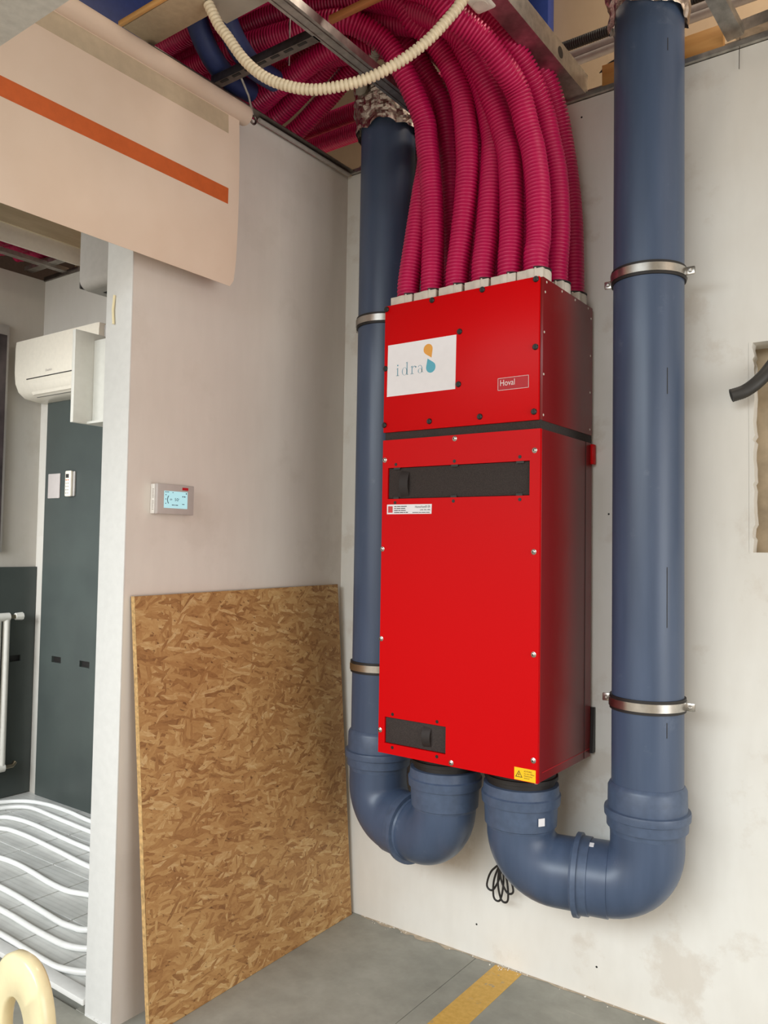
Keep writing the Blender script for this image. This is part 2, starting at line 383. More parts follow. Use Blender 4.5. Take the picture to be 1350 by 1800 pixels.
# roof over everything, wall beyond the void
struct(MB().box((-4, -3.2, 4.9), (4.6, 2.2, 5.0)).build('ceiling', 'roof', None, 0), 'dark roof deck high above the ceiling frame')
struct(MB().box((-3.7, 1.0, 2.2), (4.6, 1.1, 4.9)).build('wall_beyond', 'void_wall', None, 0), 'beige wall seen through the open ceiling')
struct(MB().box((-3.7, -3.3, 2.2), (-3.6, 1.1, 4.9)).build('wall_far_side', 'roof', None, 0), 'dark wall closing the void beyond the side room')
struct(MB().box((-4, -3.3, 3.131), (4.6, -3.2, 4.9)).build('wall_light_blocker', 'roof', None, 0), 'added unseen wall keeping window light out of the ceiling void')  # added out of view, blocks window light to keep the void dark
# ceiling plasterboards; the unseen stretch is added to shade the upper wall
cl = struct(MB().box((.3, -4.2, 3.118), (.515, -.985, 3.131), .001).build('ceiling_board', 'gypsum_grey', None), 'grey plasterboard ceiling edge')
struct(MB().box((.56, -4.2, 3.118), (4.6, -1.10, 3.131), .001).build('ceiling_board', 'gypsum_grey', None), 'grey plasterboard added out of view to shade the upper wall')
struct(MB().box((RX, -4.2, 3.118), (.298, -1.45, 3.131), .001).build('ceiling_board', 'gypsum_grey', None), 'grey plasterboard added over the passage to block high light')
cb = MB().box((.025, -1.165, 3.112), (.33, -1.05, 3.125), .001).build('plasterboard_offcut', 'gypsum_beige')
tag(cb, 'beige plasterboard offcut lying across the ceiling frame above the screen roller', 'board')
tag(MB().box((.02, -1.180, 3.112), (.33, -1.167, 3.127), .002).build('wooden_batten', 'wood'), 'pale wooden batten along the edge of the beige plasterboard', 'batten')
hp = MB().box((.3, -2.60, 2.300), (1.35, -2.0, 2.318), .002).build('ceiling_soffit', 'panel_pale')
struct(hp, 'pale grey rough soffit at the top left corner')

# ================================================================== RED VENTILATION UNIT
XL, XR, YF, YB, ZT, ZB = .5253, 1.1128, -.4306, -.022, 2.3296, .8025
ZS1, ZS0 = 1.888, 1.862
unit = thing('ventilation_unit', ((XL+XR)/2, (YF+YB)/2, ZB), 'tall red two-part ventilation unit hanging on the white wall', 'ventilation unit')
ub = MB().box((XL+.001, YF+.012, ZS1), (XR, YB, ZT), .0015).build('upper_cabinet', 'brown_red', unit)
uf = MB().box((XL, YF, ZS1+.001), (XR-.008, YF+.011, ZT), .0015).build('upper_front_panel', 'red', unit)
part(MB().box((XL+.004, YF+.008, ZS0-.002), (XR-.002, YB, ZS1+.002)).build('foam_gasket', 'black_foam', unit), 'dark foam gasket between the two cabinets')
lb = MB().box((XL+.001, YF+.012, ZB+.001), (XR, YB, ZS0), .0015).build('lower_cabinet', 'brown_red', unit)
# lower front panel with two cut-outs
S = [(.548, 1.660, 1.078, 1.766), (.551, .837, .792, .9245)]
lf = MB(); x0, x1, a, b = XL, XR-.001, YF, YF+.013
lf.box((x0, a, S[0][3]), (x1, b, ZS0)); lf.box((x0, a, S[0][1]), (S[0][0], b, S[0][3])); lf.box((S[0][2], a, S[0][1]), (x1, b, S[0][3]))
lf.box((x0, a, S[1][3]), (x1, b, S[0][1])); lf.box((x0, a, S[1][1]), (S[1][0], b, S[1][3])); lf.box((S[1][2], a, S[1][1]), (x1, b, S[1][3]))
lf.box((x0, a, ZB), (x1, b, S[1][1]))
lfo = lf.build('lower_front_panel', 'red', unit, 0)
def strap(x, z0, z1, parent, wd=.03):
    zc = (z0+z1)/2; n = 10; mb = MB()
    top = [(YF+.006-.016*math.sin(math.pi*i/n)**.7, z0+(z1-z0)*i/n) for i in range(n+1)]
    vs = []
    for (y, z) in top: vs += [(x, y, z), (x+wd, y+.003, z), (x+wd, y+.006, z), (x, y+.003, z)]
    fs = []
    for i in range(n):
        o = i*4
        for k_ in range(4): fs.append((o+k_, o+(k_+1) % 4, o+4+(k_+1) % 4, o+4+k_))
    fs += [(0, 1, 2, 3), (n*4+3, n*4+2, n*4+1, n*4)]
    return mb.add(vs, fs).build('pull_strap', 'strap', parent)
fc = part(MB().box((S[0][0]+.0015, YF+.005, S[0][1]+.0015), (S[0][2]-.0015, YF+.02, S[0][3]-.0015), .001).build('filter_cover', 'black_foam', unit), 'long dark foam filter cover')
strap(.602, 1.664, 1.756, fc, .032)
fc2 = part(MB().box((S[1][0]+.0015, YF+.005, S[1][1]+.0015), (S[1][2]-.0015, YF+.02, S[1][3]-.0015), .001).build('filter_cover', 'black_foam', unit), 'short dark filter cover')
strap(.705, .846, .914, fc2, .030)
def slot_screw(x, z):
    s_ = MB().lathe((x, YF+.001, z), (0, -1, 0), [(0, .0095), (.004, .0095), (.0065, .0075)], 18).build('cap_screw', 'black', unit)
    MB().box((x-.0012, YF-.0068, z-.007), (x+.0012, YF-.0054, z+.007)).build('slot', 'rubber', s_)
for x, z in [(.532, 2.318), (.718, 2.319), (.908, 2.321), (1.094, 2.321), (.826, 2.198), (1.094, 2.112), (.531, 2.111), (.824, 2.026), (1.091, 1.914), (.904, 1.914), (.714, 1.914), (.530, 1.915)]: slot_screw(x, z)
def hex_screw(x, z):
    s_ = MB()._lathe(Vector((x, YF+.001, z)), Vector((0, -1, 0)), [(0, .0085), (.002, .0085), (.003, .006), (.006, .0058), (.007, .004)], 16).build('panel_screw', 'zinc', unit)
    MB().lathe((x, YF-.0058, z), (0, -1, 0), [(0, .0026), (.0006, .0026)], 6).build('socket', 'black', s_)
for x, z in [(.534, 1.794), (.812, 1.850), (1.094, 1.796), (.530, 1.489), (1.094, 1.489), (.531, 1.184), (1.096, 1.182), (.532, .877), (.814, .814), (1.098, .869)]: hex_screw(x, z)
for x, z in [(.581, 1.777), (.812, 1.777), (1.045, 1.779), (.580, 1.647), (.810, 1.648), (1.046, 1.648), (.583, .936), (.759, .936), (.584, .826), (.760, .825)]:
    MB().lathe((x, YF+.001, z), (0, -1, 0), [(0, .0055), (.002, .0055)], 14).build('clip_knob', 'black', unit)
for x in (.585, .812, 1.045):
    MB().box((x-.012, YF-.001, 1.759), (x+.014, YF+.001, 1.766)).build('cover_clip', 'black', fc)
    MB().box((x-.012, YF-.001, 1.660), (x+.010, YF+.001, 1.6665)).build('cover_clip', 'black', fc)
for y, z in [(-.395, 2.318), (-.28, 2.320), (-.174, 2.320), (-.062, 2.320), (-.405, 2.285), (-.410, 2.16), (-.412, 2.03), (-.412, 1.905), (-.036, 2.290), (-.040, 2.161), (-.042, 2.034), (-.042, 1.907)]:
    MB().lathe((XR-.001, y, z), (1, 0, 0), [(0, .0042), (.0015, .004), (.0026, .0022)], 10).build('rivet', 'collar', unit)
# side details
part(MB().box((XR-.001, -.0775, ZB+.004), (XR+.0006, -.0745, ZS0)).build('side_seam', 'ink_black', unit), 'thin seam on the side')
part(MB().box((XR-.001, YF+.03, .8285), (XR+.0005, YB, .8305)).build('side_seam', 'plate_red', unit), 'lower side fold')
part(MB().box((XR-.008, -.034, 1.79), (XR+.010, -.010, 1.858), .002).build('hanging_bracket', 'red', unit), 'red hanging bracket')
part(MB().prism([(-.028, .815), (-.004, .815), (-.004, .965), (-.014, .965)], (XR-.02, 0, 0), (0, 1, 0), (0, 0, 1), (.030, 0, 0)).build('wall_spacer', 'black', unit), 'black wedge spacer at the wall')
MB().lathe((XL+.02, YF+.03, ZB-.006), (0, 0, 1), [(0, .006), (.008, .006)], 10).build('foot_screw', 'zinc', unit)
MB().lathe((XR-.015, YF+.02, ZB-.006), (0, 0, 1), [(0, .006), (.008, .006)], 10).build('foot_screw', 'zinc', unit)
# paper label with logo
EXv, EZv = (1, 0, 0), (0, 0, 1)
lab = part(MB().prism([(.541, 2.190), (.814, 2.190), (.812, 2.012), (.539, 2.012)], (0, YF-.0004, 0), EXv, EZv, (0, -.0006, 0)).build('paper_label', 'paper', unit), 'white paper label with a logo of two drops')
yl = YF-.0012
def strokes(rects, polys=()):
    mb = MB()
    for (x0_, z0_, x1_, z1_) in rects: mb.add([(x0_, yl, z0_), (x1_, yl, z0_), (x1_, yl, z1_), (x0_, yl, z1_)], [(0, 1, 2, 3)])
    for p_ in polys: mb.add([(a_, yl, b_) for a_, b_ in p_], [tuple(range(len(p_)))])
    return mb
def ring(cx, cz, rx, rz, tx, tz, a0=0, a1=360, n=22):
    o = []
    for i in range(n+1):
        t = R(a0+(a1-a0)*i/n); o.append(((cx+rx*math.cos(t), cz+rz*math.sin(t)), (cx+(rx-tx*abs(math.cos(t))-.0006)*math.cos(t), cz+(rz-tz)*math.sin(t))))
    return [[o[i][0], o[i+1][0], o[i+1][1], o[i][1]] for i in range(n)]
zb_ = 2.080; xh = .026; H = .043
rc, pl = [], []
# i
rc += [(.581, zb_, .5845, zb_+xh), (.577, zb_, .589, zb_+.0015)]; pl += [[(.577, zb_+xh-.003), (.5845, zb_+xh-.001), (.5845, zb_+xh+.002), (.5825, zb_+xh+.001)]]
pl += [[(.583+.0028*math.cos(R(t)), zb_+xh+.010+.0028*math.sin(R(t))) for t in range(0, 360, 30)]]
# d
pl += ring(.6115, zb_+.0125, .0105, .0135, .0022, .0008); rc += [(.620, zb_, .6232, zb_+H), (.620, zb_, .627, zb_+.0015)]; pl += [[(.615, zb_+H-.003), (.6232, zb_+H-.002), (.6232, zb_+H+.001), (.621, zb_+H)]]
# r
rc += [(.6405, zb_, .6437, zb_+xh), (.636, zb_, .649, zb_+.0015)]; pl += [[(.636, zb_+xh-.003), (.6437, zb_+xh-.001), (.6437, zb_+xh+.002), (.641, zb_+xh+.001)]]
pl += ring(.652, zb_+.016, .0085, .0105, .0005, .0022, 35, 150)+[[(.657+.0026*math.cos(R(t)), zb_+.0225+.0026*math.sin(R(t))) for t in range(0, 360, 30)]]
# a
pl += ring(.6745, zb_+.0075, .0085, .0082, .002, .0008); pl += ring(.674, zb_+.0175, .0085, .0092, .002, .0014, 0, 160); rc += [(.6805, zb_+.002, .6835, zb_+.018)]; pl += [[(.6805, zb_+.004), (.6835, zb_+.003), (.688, zb_+.0005), (.688, zb_+.002)]]
strokes(rc, pl).build('lettering', 'ink_teal', lab, 0)
def drop(cx, cz, r, tip, n=28):
    c = Vector((cx, cz)); t = Vector(tip); d = t-c; D = d.length; a = math.acos(r/D); th = math.atan2(d.y, d.x)
    pts_ = [tip]
    for i in range(n+1):
        g = th+a+(2*math.pi-2*a)*i/n; pts_.append((cx+r*math.cos(g), cz+r*math.sin(g)))
    return pts_
strokes([], [drop(.7055, 2.156, .0178, (.7195, 2.1262))]).build('orange_drop', 'ink_orange', lab, 0)
strokes([], [drop(.7170, 2.0945, .0185, (.7040, 2.1250))]).build('blue_drop', 'ink_blue', lab, 0)
# small badge
bd = part(MB().box((.967, YF-.0006, 1.990), (1.073, YF+.0005, 2.029)).build('badge', 'plate_red', unit), 'small red badge reading Hoval')
bo = MB()
for r_ in ((.967, 1.990, 1.073, 1.9912), (.967, 2.0278, 1.073, 2.029), (.967, 1.990, .9683, 2.029), (1.0717, 1.990, 1.073, 2.029)):
    bo.add([(r_[0], yl, r_[1]), (r_[2], yl, r_[1]), (r_[2], yl, r_[3]), (r_[0], yl, r_[3])], [(0, 1, 2, 3)])
bo.build('badge_border', 'ink_white', bd, 0)
text(MB(), 'Hoval', .027, (.974, yl-.0002, 2.004), EXv, EZv, .050).build('lettering', 'ink_white', bd, 0)
# type plate
tp = part(MB().prism([(.547, 1.641), (.728, 1.640), (.727, 1.608), (.547, 1.608)], (0, YF-.0003, 0), EXv, EZv, (0, -.0005, 0)).build('type_plate', 'paper', unit), 'white type sticker')
MB().add([(.552, yl, 1.613), (.571, yl, 1.613), (.571, yl, 1.635), (.552, yl, 1.635)], [(0, 1, 2, 3)]).build('red_emblem', 'ink_red', tp, 0)
tm = MB()
def bars(mb, x_, z_, ws_, h_, pl_):
    for w_ in ws_:
        mb.add([pl_(x_, z_), pl_(x_+w_, z_), pl_(x_+w_, z_+h_), pl_(x_, z_+h_)], [(0, 1, 2, 3)]); x_ += w_+h_*.8
PF = lambda a_, b_: (a_, yl, b_)
for i, ws_ in enumerate(((.010, .014, .024), (.008, .016, .018), (.016, .008, .020), (.022, .014, .006, .009))): bars(tm, .577, 1.6325-.0067*i, ws_, .0024, PF)
text(tm, 'HomeVent® ER', .011, (.662, yl, 1.628), EXv, EZv, .060); text(tm, '(200, 300, 400)', .007, (.682, yl, 1.619), EXv, EZv, .040); bars(tm, .652, 1.612, (.024, .010, .016, .014), .0018, PF)
tm.build('lettering', 'ink_black', tp, 0)
# warning sticker
ws = part(MB().prism([(1.036, .841), (1.106, .841), (1.106, .804), (1.036, .804)], (0, YF-.0003, 0), EXv, EZv, (0, -.0005, 0)).build('warning_sticker', 'sticker_yellow', unit), 'yellow electric shock warning sticker')
wm = MB(); cx, cz = 1.0515, .8205
def tri(s_): return [(cx+s_*math.cos(R(t)), cz-.001+s_*math.sin(R(t))) for t in (90, 210, 330)]
o_, i_ = tri(.0135), tri(.0100)
for j in range(3): wm.add([(q[0], yl, q[1]) for q in (o_[j], o_[(j+1) % 3], i_[(j+1) % 3], i_[j])], [(0, 1, 2, 3)])
wm.add([(cx+a_, yl, cz+b_) for a_, b_ in ((.001, .007), (-.003, -.001), (0, -.001), (-.002, -.006), (.003, .001), (0, .001))], [(0, 1, 2, 3, 4, 5)])
text(wm, 'ACHTUNG!', .0065, (1.068, yl, .831), EXv, EZv, .026)
for i, s_ in enumerate(('Vor dem Öffnen', 'Netzstecker', 'ziehen!')): text(wm, s_, .0055, (1.068, yl, .824-.0065*i), EXv, EZv, (.034, .028, .018)[i])
wm.build('lettering', 'ink_black', ws, 0)
# duct collars on the top
def collar(x, y):
    c = MB().lathe((x, y, ZT-.002), (0, 0, 1), [(0, .0465), (.004, .0475), (.030, .0475), (.034, .046)], 28).build('duct_collar', 'collar', unit)
    MB().box((x-.044, y-.046, ZT-.001), (x+.044, y-.030, ZT+.031), .002).build('collar_flange', 'collar', c)
    MB().box((x+.016, y-.0475, ZT-.001), (x+.021, y-.040, ZT+.034), .001).build('collar_rib', 'collar', c)
    MB().tube([(x+.0455*math.cos(t), y+.0455*math.sin(t), ZT+.036) for t in [R(-75+i*9) for i in range(12)]], .0035, 6).build('clip_ring', 'rubber', c)
DX = [.583, .679, .779, .878, .974, 1.066]
for x in DX:
    for y in (-.372, -.222, -.085): collar(x, y)
# pipe stubs below the unit
for x in (.672, .962):
    MB()._lathe(Vector((x, -.235, ZB+.002)), Vector((0, 0, -1)), [(0, .112), (.035, .112), (.036, .119), (.048, .119), (.049, .11), (.08, .11)], 36).build('duct_stub', 'rubber', unit)

# ================================================================== BLUE-GREY PIPES
PR = .107
def arc(c, a, b, n=14):
    """quarter arc round c from direction a to direction b (vectors, same length)"""
    return [Vector(c)+Vector(a)*math.cos(math.pi/2*i/n)+Vector(b)*math.sin(math.pi/2*i/n) for i in range(n+1)]
def u_pipe(x, y, cx, cy, zc, ztop, label, socket_z, joint):
    t = thing('ventilation_pipe', (x, y, zc-.12), label, 'pipe', 'blue grey ventilation pipes')
    MB().tube([(x, y, socket_z-.05), (x, y, (socket_z+ztop)/2), (x, y, ztop)], PR, 48).build('pipe', 'pvc', t)
    h = Vector((cx-x, cy-y, 0)); L = h.length; h.normalize(); Z = Vector((0, 0, 1)); rb = .120
    A = Vector((x, y, 0)); B = Vector((cx, cy, 0)); er = .110
    # socket on the straight pipe
    MB()._lathe(A+Z*(socket_z+.075), -Z, [(0, PR+.001), (.006, .113), (.014, .117), (.075, .118), (.077, .127), (.083, .1285), (.100, .1275), (.103, .121), (.132, .1205), (.134, .112), (.15, .111)], 48).build('socket', 'pvc_rim', t)
    p1 = [A+Z*(socket_z-.06)]+arc(A+Z*(zc+rb)+h*rb, -h*rb, -Z*rb)
    jm = rb+(L-2*rb)*joint
    p1 += [A+h*jm+Z*zc]
    MB().tube(p1, er, 48).build('elbow', 'pvc', t)
    p2 = [A+h*(jm-.005)+Z*zc]+arc(B+Z*(zc+rb)-h*rb, -Z*rb, h*rb)+[B+Z*(ZB-.075)]
    MB().tube(p2, er-.001, 48).build('elbow', 'pvc', t)
    s1 = .030
    MB()._lathe(A+h*(rb-.012)+Z*zc, h, [(0, er-.001), (.002, er+.0035), (jm-rb+.008, er+.0035), (jm-rb+.010, er)], 48).build('elbow_socket', 'pvc', t)
    MB()._lathe(A+h*(jm-s1)+Z*zc, h, [(0, .111), (.002, .117), (.030, .118), (.031, .126), (.046, .126), (.047, .113), (.055, .110)], 48).build('joint_ring', 'pvc_rim', t)
    MB()._lathe(B+Z*(ZB-.062), -Z, [(0, .111), (.002, .121), (.030, .1235), (.034, .1285), (.062, .1265), (.064, .119), (.130, .116), (.133, .111), (.14, .1095)], 48).build('connector_sleeve', 'pvc_rim', t)
    return t
pr = u_pipe(1.345, -.147, .962, -.235, .474, 3.235, 'tall blue-grey ventilation pipe right of the red unit, curving up into its underside', .712, .50)
pq = u_pipe(.3206, -.147, .672, -.235, .485, 3.20, 'blue-grey ventilation pipe in the corner, half hidden behind the red unit', .730, .62)
for (x, y, z, nx_, ny_) in ((1.0655, -.2995, .646, .75, -.66),):
    MB().box((-.011, -.001, -.012), (.011, .001, .012), mat=Matrix.Translation((x, y, z)) @ Matrix.Rotation(R(58), 4, 'Z')).build('price_tag', 'paper', pr)
MB().box((-.012, -.009, -.001), (.012, .009, .001), mat=Matrix.Translation((1.190, -.2165, .5835)) @ Matrix.Rotation(R(13), 4, 'Z') @ Matrix.Rotation(R(17), 4, 'X')).build('price_tag', 'paper', pr)
for z0_, z1_ in ((3.03, 3.07), (1.97, 2.05), (1.27, 1.45), (.945, .99)):
    MB().box((-.0012, -.0004, z0_), (.0012, .0004, z1_), mat=Matrix.Translation((1.345+.75*PR, -.147-.66*PR, 0)) @ Matrix.Rotation(math.atan2(.75, .66), 4, 'Z')).build('printed_mark', 'ink_black', pr)
def clamp(x, y, z, label, ears=True):
    t = thing('pipe_clamp', (x, y, z-.02), label, 'clamp', 'pipe clamps')
    MB()._lathe(Vector((x, y, z-.021)), Vector((0, 0, 1)), [(0, PR-.001), (0, PR+.006), (.042, PR+.006), (.042, PR-.001)], 48).build('rubber_lining', 'rubber', t)
    MB()._lathe(Vector((x, y, z-.0125)), Vector((0, 0, 1)), [(0, PR+.004), (0, PR+.009), (.025, PR+.009), (.025, PR+.004)], 48).build('band', 'zinc', t)
    for s_ in (-1, 1):
        e = MB().box((x+s_*(PR+.006)-(.0 if s_ > 0 else .030), y-.003, z-.0125), (x+s_*(PR+.006)+(.030 if s_ > 0 else 0), y+.0, z+.0125), .003).build('ear', 'zinc', t)
        MB().lathe((x+s_*(PR+.022), y-.002, z), (0, -1, 0), [(0, .0065), (.004, .0065), (.006, .004)], 8).build('screw', 'galv', e)
    MB().tube([(x, y+PR+.004, z), (x, .0, z)], .006, 8).build('wall_bolt', 'galv', t)
clamp(1.345, -.147, 2.357, 'upper steel pipe clamp on the right blue-grey pipe')
clamp(1.345, -.147, 1.032, 'lower steel pipe clamp on the right blue-grey pipe')
clamp(.3206, -.147, 2.362, 'upper steel pipe clamp on the corner pipe, beside the top of the red unit')
clamp(.3206, -.147, 1.042, 'lower steel pipe clamp on the corner pipe, beside the strand board')
def foil_wrap(x, y, z0, z1, r0, r1, label, seed):
    mb = MB(); n, m = 72, 26; vs = []; fs = []
    for j in range(m+1):
        t = j/m
        for i in range(n):
            a = 2*math.pi*i/n; q = Vector((math.cos(a)*3, math.sin(a)*3, t*4+seed))
            r = r0+(r1-r0)*t+.014*noise.noise(q*1.3)+.010*abs(noise.noise(q*3.1))+.006*noise.noise(q*7)
            zz_ = z0+(z1-z0)*t+(.045*noise.noise(Vector((math.cos(a)*1.5, math.sin(a)*1.5, seed*2))))*(1-t)
            vs.append((x+r*math.cos(a), y+r*math.sin(a), zz_))
    for j in range(m):
        for i in range(n): fs.append((j*n+i, j*n+(i+1) % n, (j+1)*n+(i+1) % n, (j+1)*n+i))
    return tag(mb.add(vs, fs).build('foil_duct_sleeve', 'foil', None, 20), label, 'foil sleeve', 'foil sleeves on the pipes')
foil_wrap(1.345, -.147, 3.180, 3.50, .118, .145, 'crumpled aluminium foil sleeve on top of the right pipe', 3)
foil_wrap(.3206, -.147, 3.115, 3.31, .119, .138, 'crumpled aluminium foil sleeve on top of the corner pipe', 9)
tag(MB().box((1.31, -.275, 3.225), (1.35, -.245, 3.25), .008, 3).build('foam_lump', 'cream'), 'small yellow lump of foam on the right foil sleeve', 'foam')
# cable with coil
cab = thing('power_cable', (.80, -.06, .25), 'black power cable hanging in a coil beside the right elbow', 'cable')
loops = [(.842, -.20, .79), (.835, -.15, .66), (.800, -.12, .57), (.775, -.08, .48), (.780, -.06, .43), (.800, -.05, .392)]
for k_ in range(4):
    a = (-.42, -.12, .12, .40)[k_]; c_ = Vector((.800, -.050-.005*k_, .392)); d_ = Vector((math.sin(a), 0, -math.cos(a))); s_ = Vector((d_.z, 0, -d_.x))
    Ln = (.125, .145, .140, .110)[k_]
    loops += [tuple(c_+d_*Ln*.5+s_*.019), tuple(c_+d_*Ln*.90+s_*.015), tuple(c_+d_*Ln), tuple(c_+d_*Ln*.9-s_*.015), tuple(c_+d_*Ln*.45-s_*.017), tuple(c_+d_*.0)]
MB().tube(catmull(loops, .005), .0037, 8).build('cord', 'rubber', cab)
MB().tube([(.787, -.058, .388), (.813, -.058, .392)], .009, 10).build('tie', 'black', cab)

# ================================================================== MAGENTA DUCTS
DUCT = {
 'A': ((.583, -.372), [(.601, -.36, 2.58), (.618, -.345, 2.739), (.627, -.325, 2.879), (.605, -.325, 3.03), (.57, -.34, 3.17), (.50, -.37, 3.29)], (-.40, 3.37)),
 'B': ((.679, -.372), [(.677, -.365, 2.564), (.668, -.365, 2.725), (.651, -.375, 2.899), (.645, -.39, 2.98), (.609, -.459, 3.119), (.57, -.508, 3.202), (.517, -.567, 3.249), (.44, -.62, 3.275)], (-.70, 3.29)),
 'C': ((.779, -.372), [(.79, -.365, 2.539), (.806, -.365, 2.691), (.806, -.362, 2.825), (.786, -.363, 3.011), (.758, -.394, 3.119), (.726, -.442, 3.192), (.682, -.502, 3.245), (.62, -.56, 3.32)], (-.66, 3.38)),
 'D': ((.878, -.372), [(.883, -.36, 2.519), (.89, -.35, 2.67), (.889, -.337, 2.799), (.882, -.330, 2.878), (.855, -.347, 3.032), (.82, -.39, 3.14), (.76, -.43, 3.22)], (-.54, 3.36)),
 'E': ((.974, -.372), [(.975, -.365, 2.5), (.971, -.36, 2.65), (.959, -.355, 2.777), (.942, -.357, 2.844), (.916, -.38, 2.95), (.88, -.44, 3.08), (.83, -.50, 3.17)], (-.56, 3.42)),
 'F': ((1.066, -.372), [(1.07, -.365, 2.479), (1.067, -.365, 2.626), (1.052, -.368, 2.752), (1.037, -.379, 2.825), (1.019, -.418, 2.937), (.998, -.488, 2.998), (.962, -.552, 3.058), (.912, -.618, 3.105), (.84, -.70, 3.18)], (-.84, 3.30)),
 'G': ((1.066, -.222), [(1.072, -.22, 2.555), (1.062, -.22, 2.73), (1.042, -.236, 2.858), (1.030, -.261, 2.946), (1.012, -.328, 3.04), (.975, -.395, 3.12), (.91, -.47, 3.21)], (-.74, 3.40)),
 'H': ((1.066, -.085), [(1.059, -.082, 2.626), (1.045, -.088, 2.787), (1.033, -.116, 2.922), (1.026, -.146, 3.0), (1.012, -.192, 3.083), (.972, -.259, 3.175), (.93, -.333, 3.25), (.85, -.40, 3.31)], (-.58, 3.50)),
 'I': ((.679, -.222), [(.66, -.22, 2.673), (.662, -.238, 2.869), (.652, -.275, 3.065), (.612, -.325, 3.175), (.57, -.367, 3.25), (.52, -.40, 3.29)], (-.50, 3.28)),
 'J': ((.779, -.222), [(.77, -.22, 2.65), (.765, -.225, 2.85), (.74, -.245, 3.05), (.69, -.28, 3.2), (.60, -.32, 3.3)], (-.335, 3.43)),
 'K': ((.878, -.222), [(.875, -.22, 2.65), (.87, -.225, 2.83), (.845, -.245, 3.0), (.79, -.28, 3.15), (.70, -.32, 3.27)], (-.42, 3.47)),
 'L': ((.974, -.222), [(.968, -.22, 2.62), (.955, -.225, 2.80), (.925, -.250, 2.96), (.89, -.30, 3.08), (.80, -.36, 3.24)], (-.50, 3.56)),
 'M': ((.583, -.222), [(.575, -.20, 2.6), (.57, -.16, 2.85), (.56, -.09, 3.08), (.54, 0, 3.25), (.46, .05, 3.38)], (.07, 3.42)),
 'N': ((.583, -.085), [(.575, -.08, 2.6), (.57, -.055, 2.85), (.565, -.045, 3.04), (.545, .02, 3.18), (.47, .06, 3.29)], (.07, 3.325)),
 'O': ((.974, -.085), [(.965, -.085, 2.65), (.95, -.095, 2.85), (.92, -.12, 3.02), (.86, -.16, 3.18), (.76, -.20, 3.30)], (-.25, 3.41)),
}
DL = {'A': 'leftmost magenta corrugated duct, rising from the front left corner of the red unit',
 'B': 'second magenta corrugated duct from the left in the front row on the red unit',
 'C': 'third magenta corrugated duct from the left in the front row on the red unit',
 'D': 'fourth magenta corrugated duct in the front row, dipping back behind its neighbours',
 'E': 'fifth magenta corrugated duct in the front row, second from the right corner',
 'F': 'magenta corrugated duct on the front right corner of the red unit, nearest of all',
 'G': 'magenta corrugated duct in the middle of the right side of the red unit',
 'H': 'magenta corrugated duct nearest the wall on the right side of the red unit'}
DROP = {'O': 3.19, 'J': 3.235, 'K': 3.25, 'I': 3.20}
for k_, (b_, pts_, (ly, lz)) in DUCT.items():
    e = pts_[-1]
    P = [(b_[0], b_[1], ZT+.02), (b_[0], b_[1], ZT+.09)]+pts_
    xs = e[0]
    if k_ in DROP:
        dz = DROP[k_]; P += [((xs+.30)/2, e[1]*.4+ly*.6, e[2]*.4+lz*.6), (.30, ly, lz), (.08, ly, lz*.45+dz*.55), (-.15, ly, dz), (-.5, ly, dz)]; lz = dz; xx = -.8
    else:
        P += [(xs-.22, e[1]*.45+ly*.55, e[2]*.4+lz*.6), (xs-.5, ly, lz), (xs-.9, ly, lz)]
        xx = xs-1.3
    while xx > -1.4: P.append((xx, ly+.01*math.sin(xx*5+ly*30), lz+.008*math.sin(xx*4+lz*50))); xx -= .3
    P.append((-1.5, ly, lz))
    o = corrugated(P, .0396, .0085, .0120, 20).build('ventilation_duct', 'duct', None, 180)
    tag(o, {'M': 'upper of two magenta ducts left of the corner foil sleeve', 'N': 'lower of two magenta ducts left of the corner foil sleeve', 'I': 'shaded magenta duct seen between the second and third front ducts', 'J': 'magenta duct hidden behind the third front duct on the red unit', 'K': 'magenta duct hidden behind the fourth front duct on the red unit', 'L': 'magenta duct hidden behind the fifth front duct on the red unit', 'O': 'magenta duct close to the white wall behind the fifth front duct'}.get(k_) or DL.get(k_, 'magenta corrugated duct in the rear rows behind the front ducts on the red unit'), 'duct', 'magenta ducts on the unit' if k_ in DL else 'rear magenta ducts')
# ducts crossing the opening over the side room
for i in range(4):
    y = -.10-.115*i
    P = [(-2.31, y-.10, 3.16), (-2.22, y-.06, 3.165), (-2.12, y-.03, 3.17), (-2.06, y-.01, 3.175), (-2.0, y, 3.18)]
    o = corrugated(P, .045, .006, .030, 18).build('ventilation_duct', 'duct', None, 180)
    tag(o, '%s magenta duct from the end wall in the ceiling slot above the side room' % ('first', 'second', 'third', 'fourth')[i], 'duct', 'magenta ducts above the side room')
# ivory hose
HP = [(.33, -1.085, 3.112), (.344, -1.078, 3.08), (.361, -1.069, 3.043), (.386, -1.057, 3.006), (.427, -1.037, 2.941), (.468, -1.017, 2.894), (.507, -.997, 2.864), (.547, -.978, 2.844), (.593, -.955, 2.829), (.639, -.932, 2.823), (.70, -.902, 2.828), (.76, -.873, 2.84), (.819, -.844, 2.865), (.878, -.815, 2.901), (.929, -.79, 2.944), (.972, -.769, 2.992), (1.005, -.753, 3.035), (1.04, -.735, 3.10), (1.05, -.73, 3.16)]
tag(corrugated(HP, .0165, .0042, .0130, 16).build('conduit_hose', 'hose_white', None, 180), 'ivory corrugated conduit sagging under the ceiling frame', 'hose')
tag(corrugated([(.10, -.06, 3.30), (.22, -.20, 3.27), (.33, -.33, 3.25), (.45, -.42, 3.26), (.62, -.52, 3.33)], .022, .003, .010, 14).build('conduit_hose', 'gypsum_grey', None, 180), 'grey-green corrugated conduit above the left foil sleeve', 'hose')

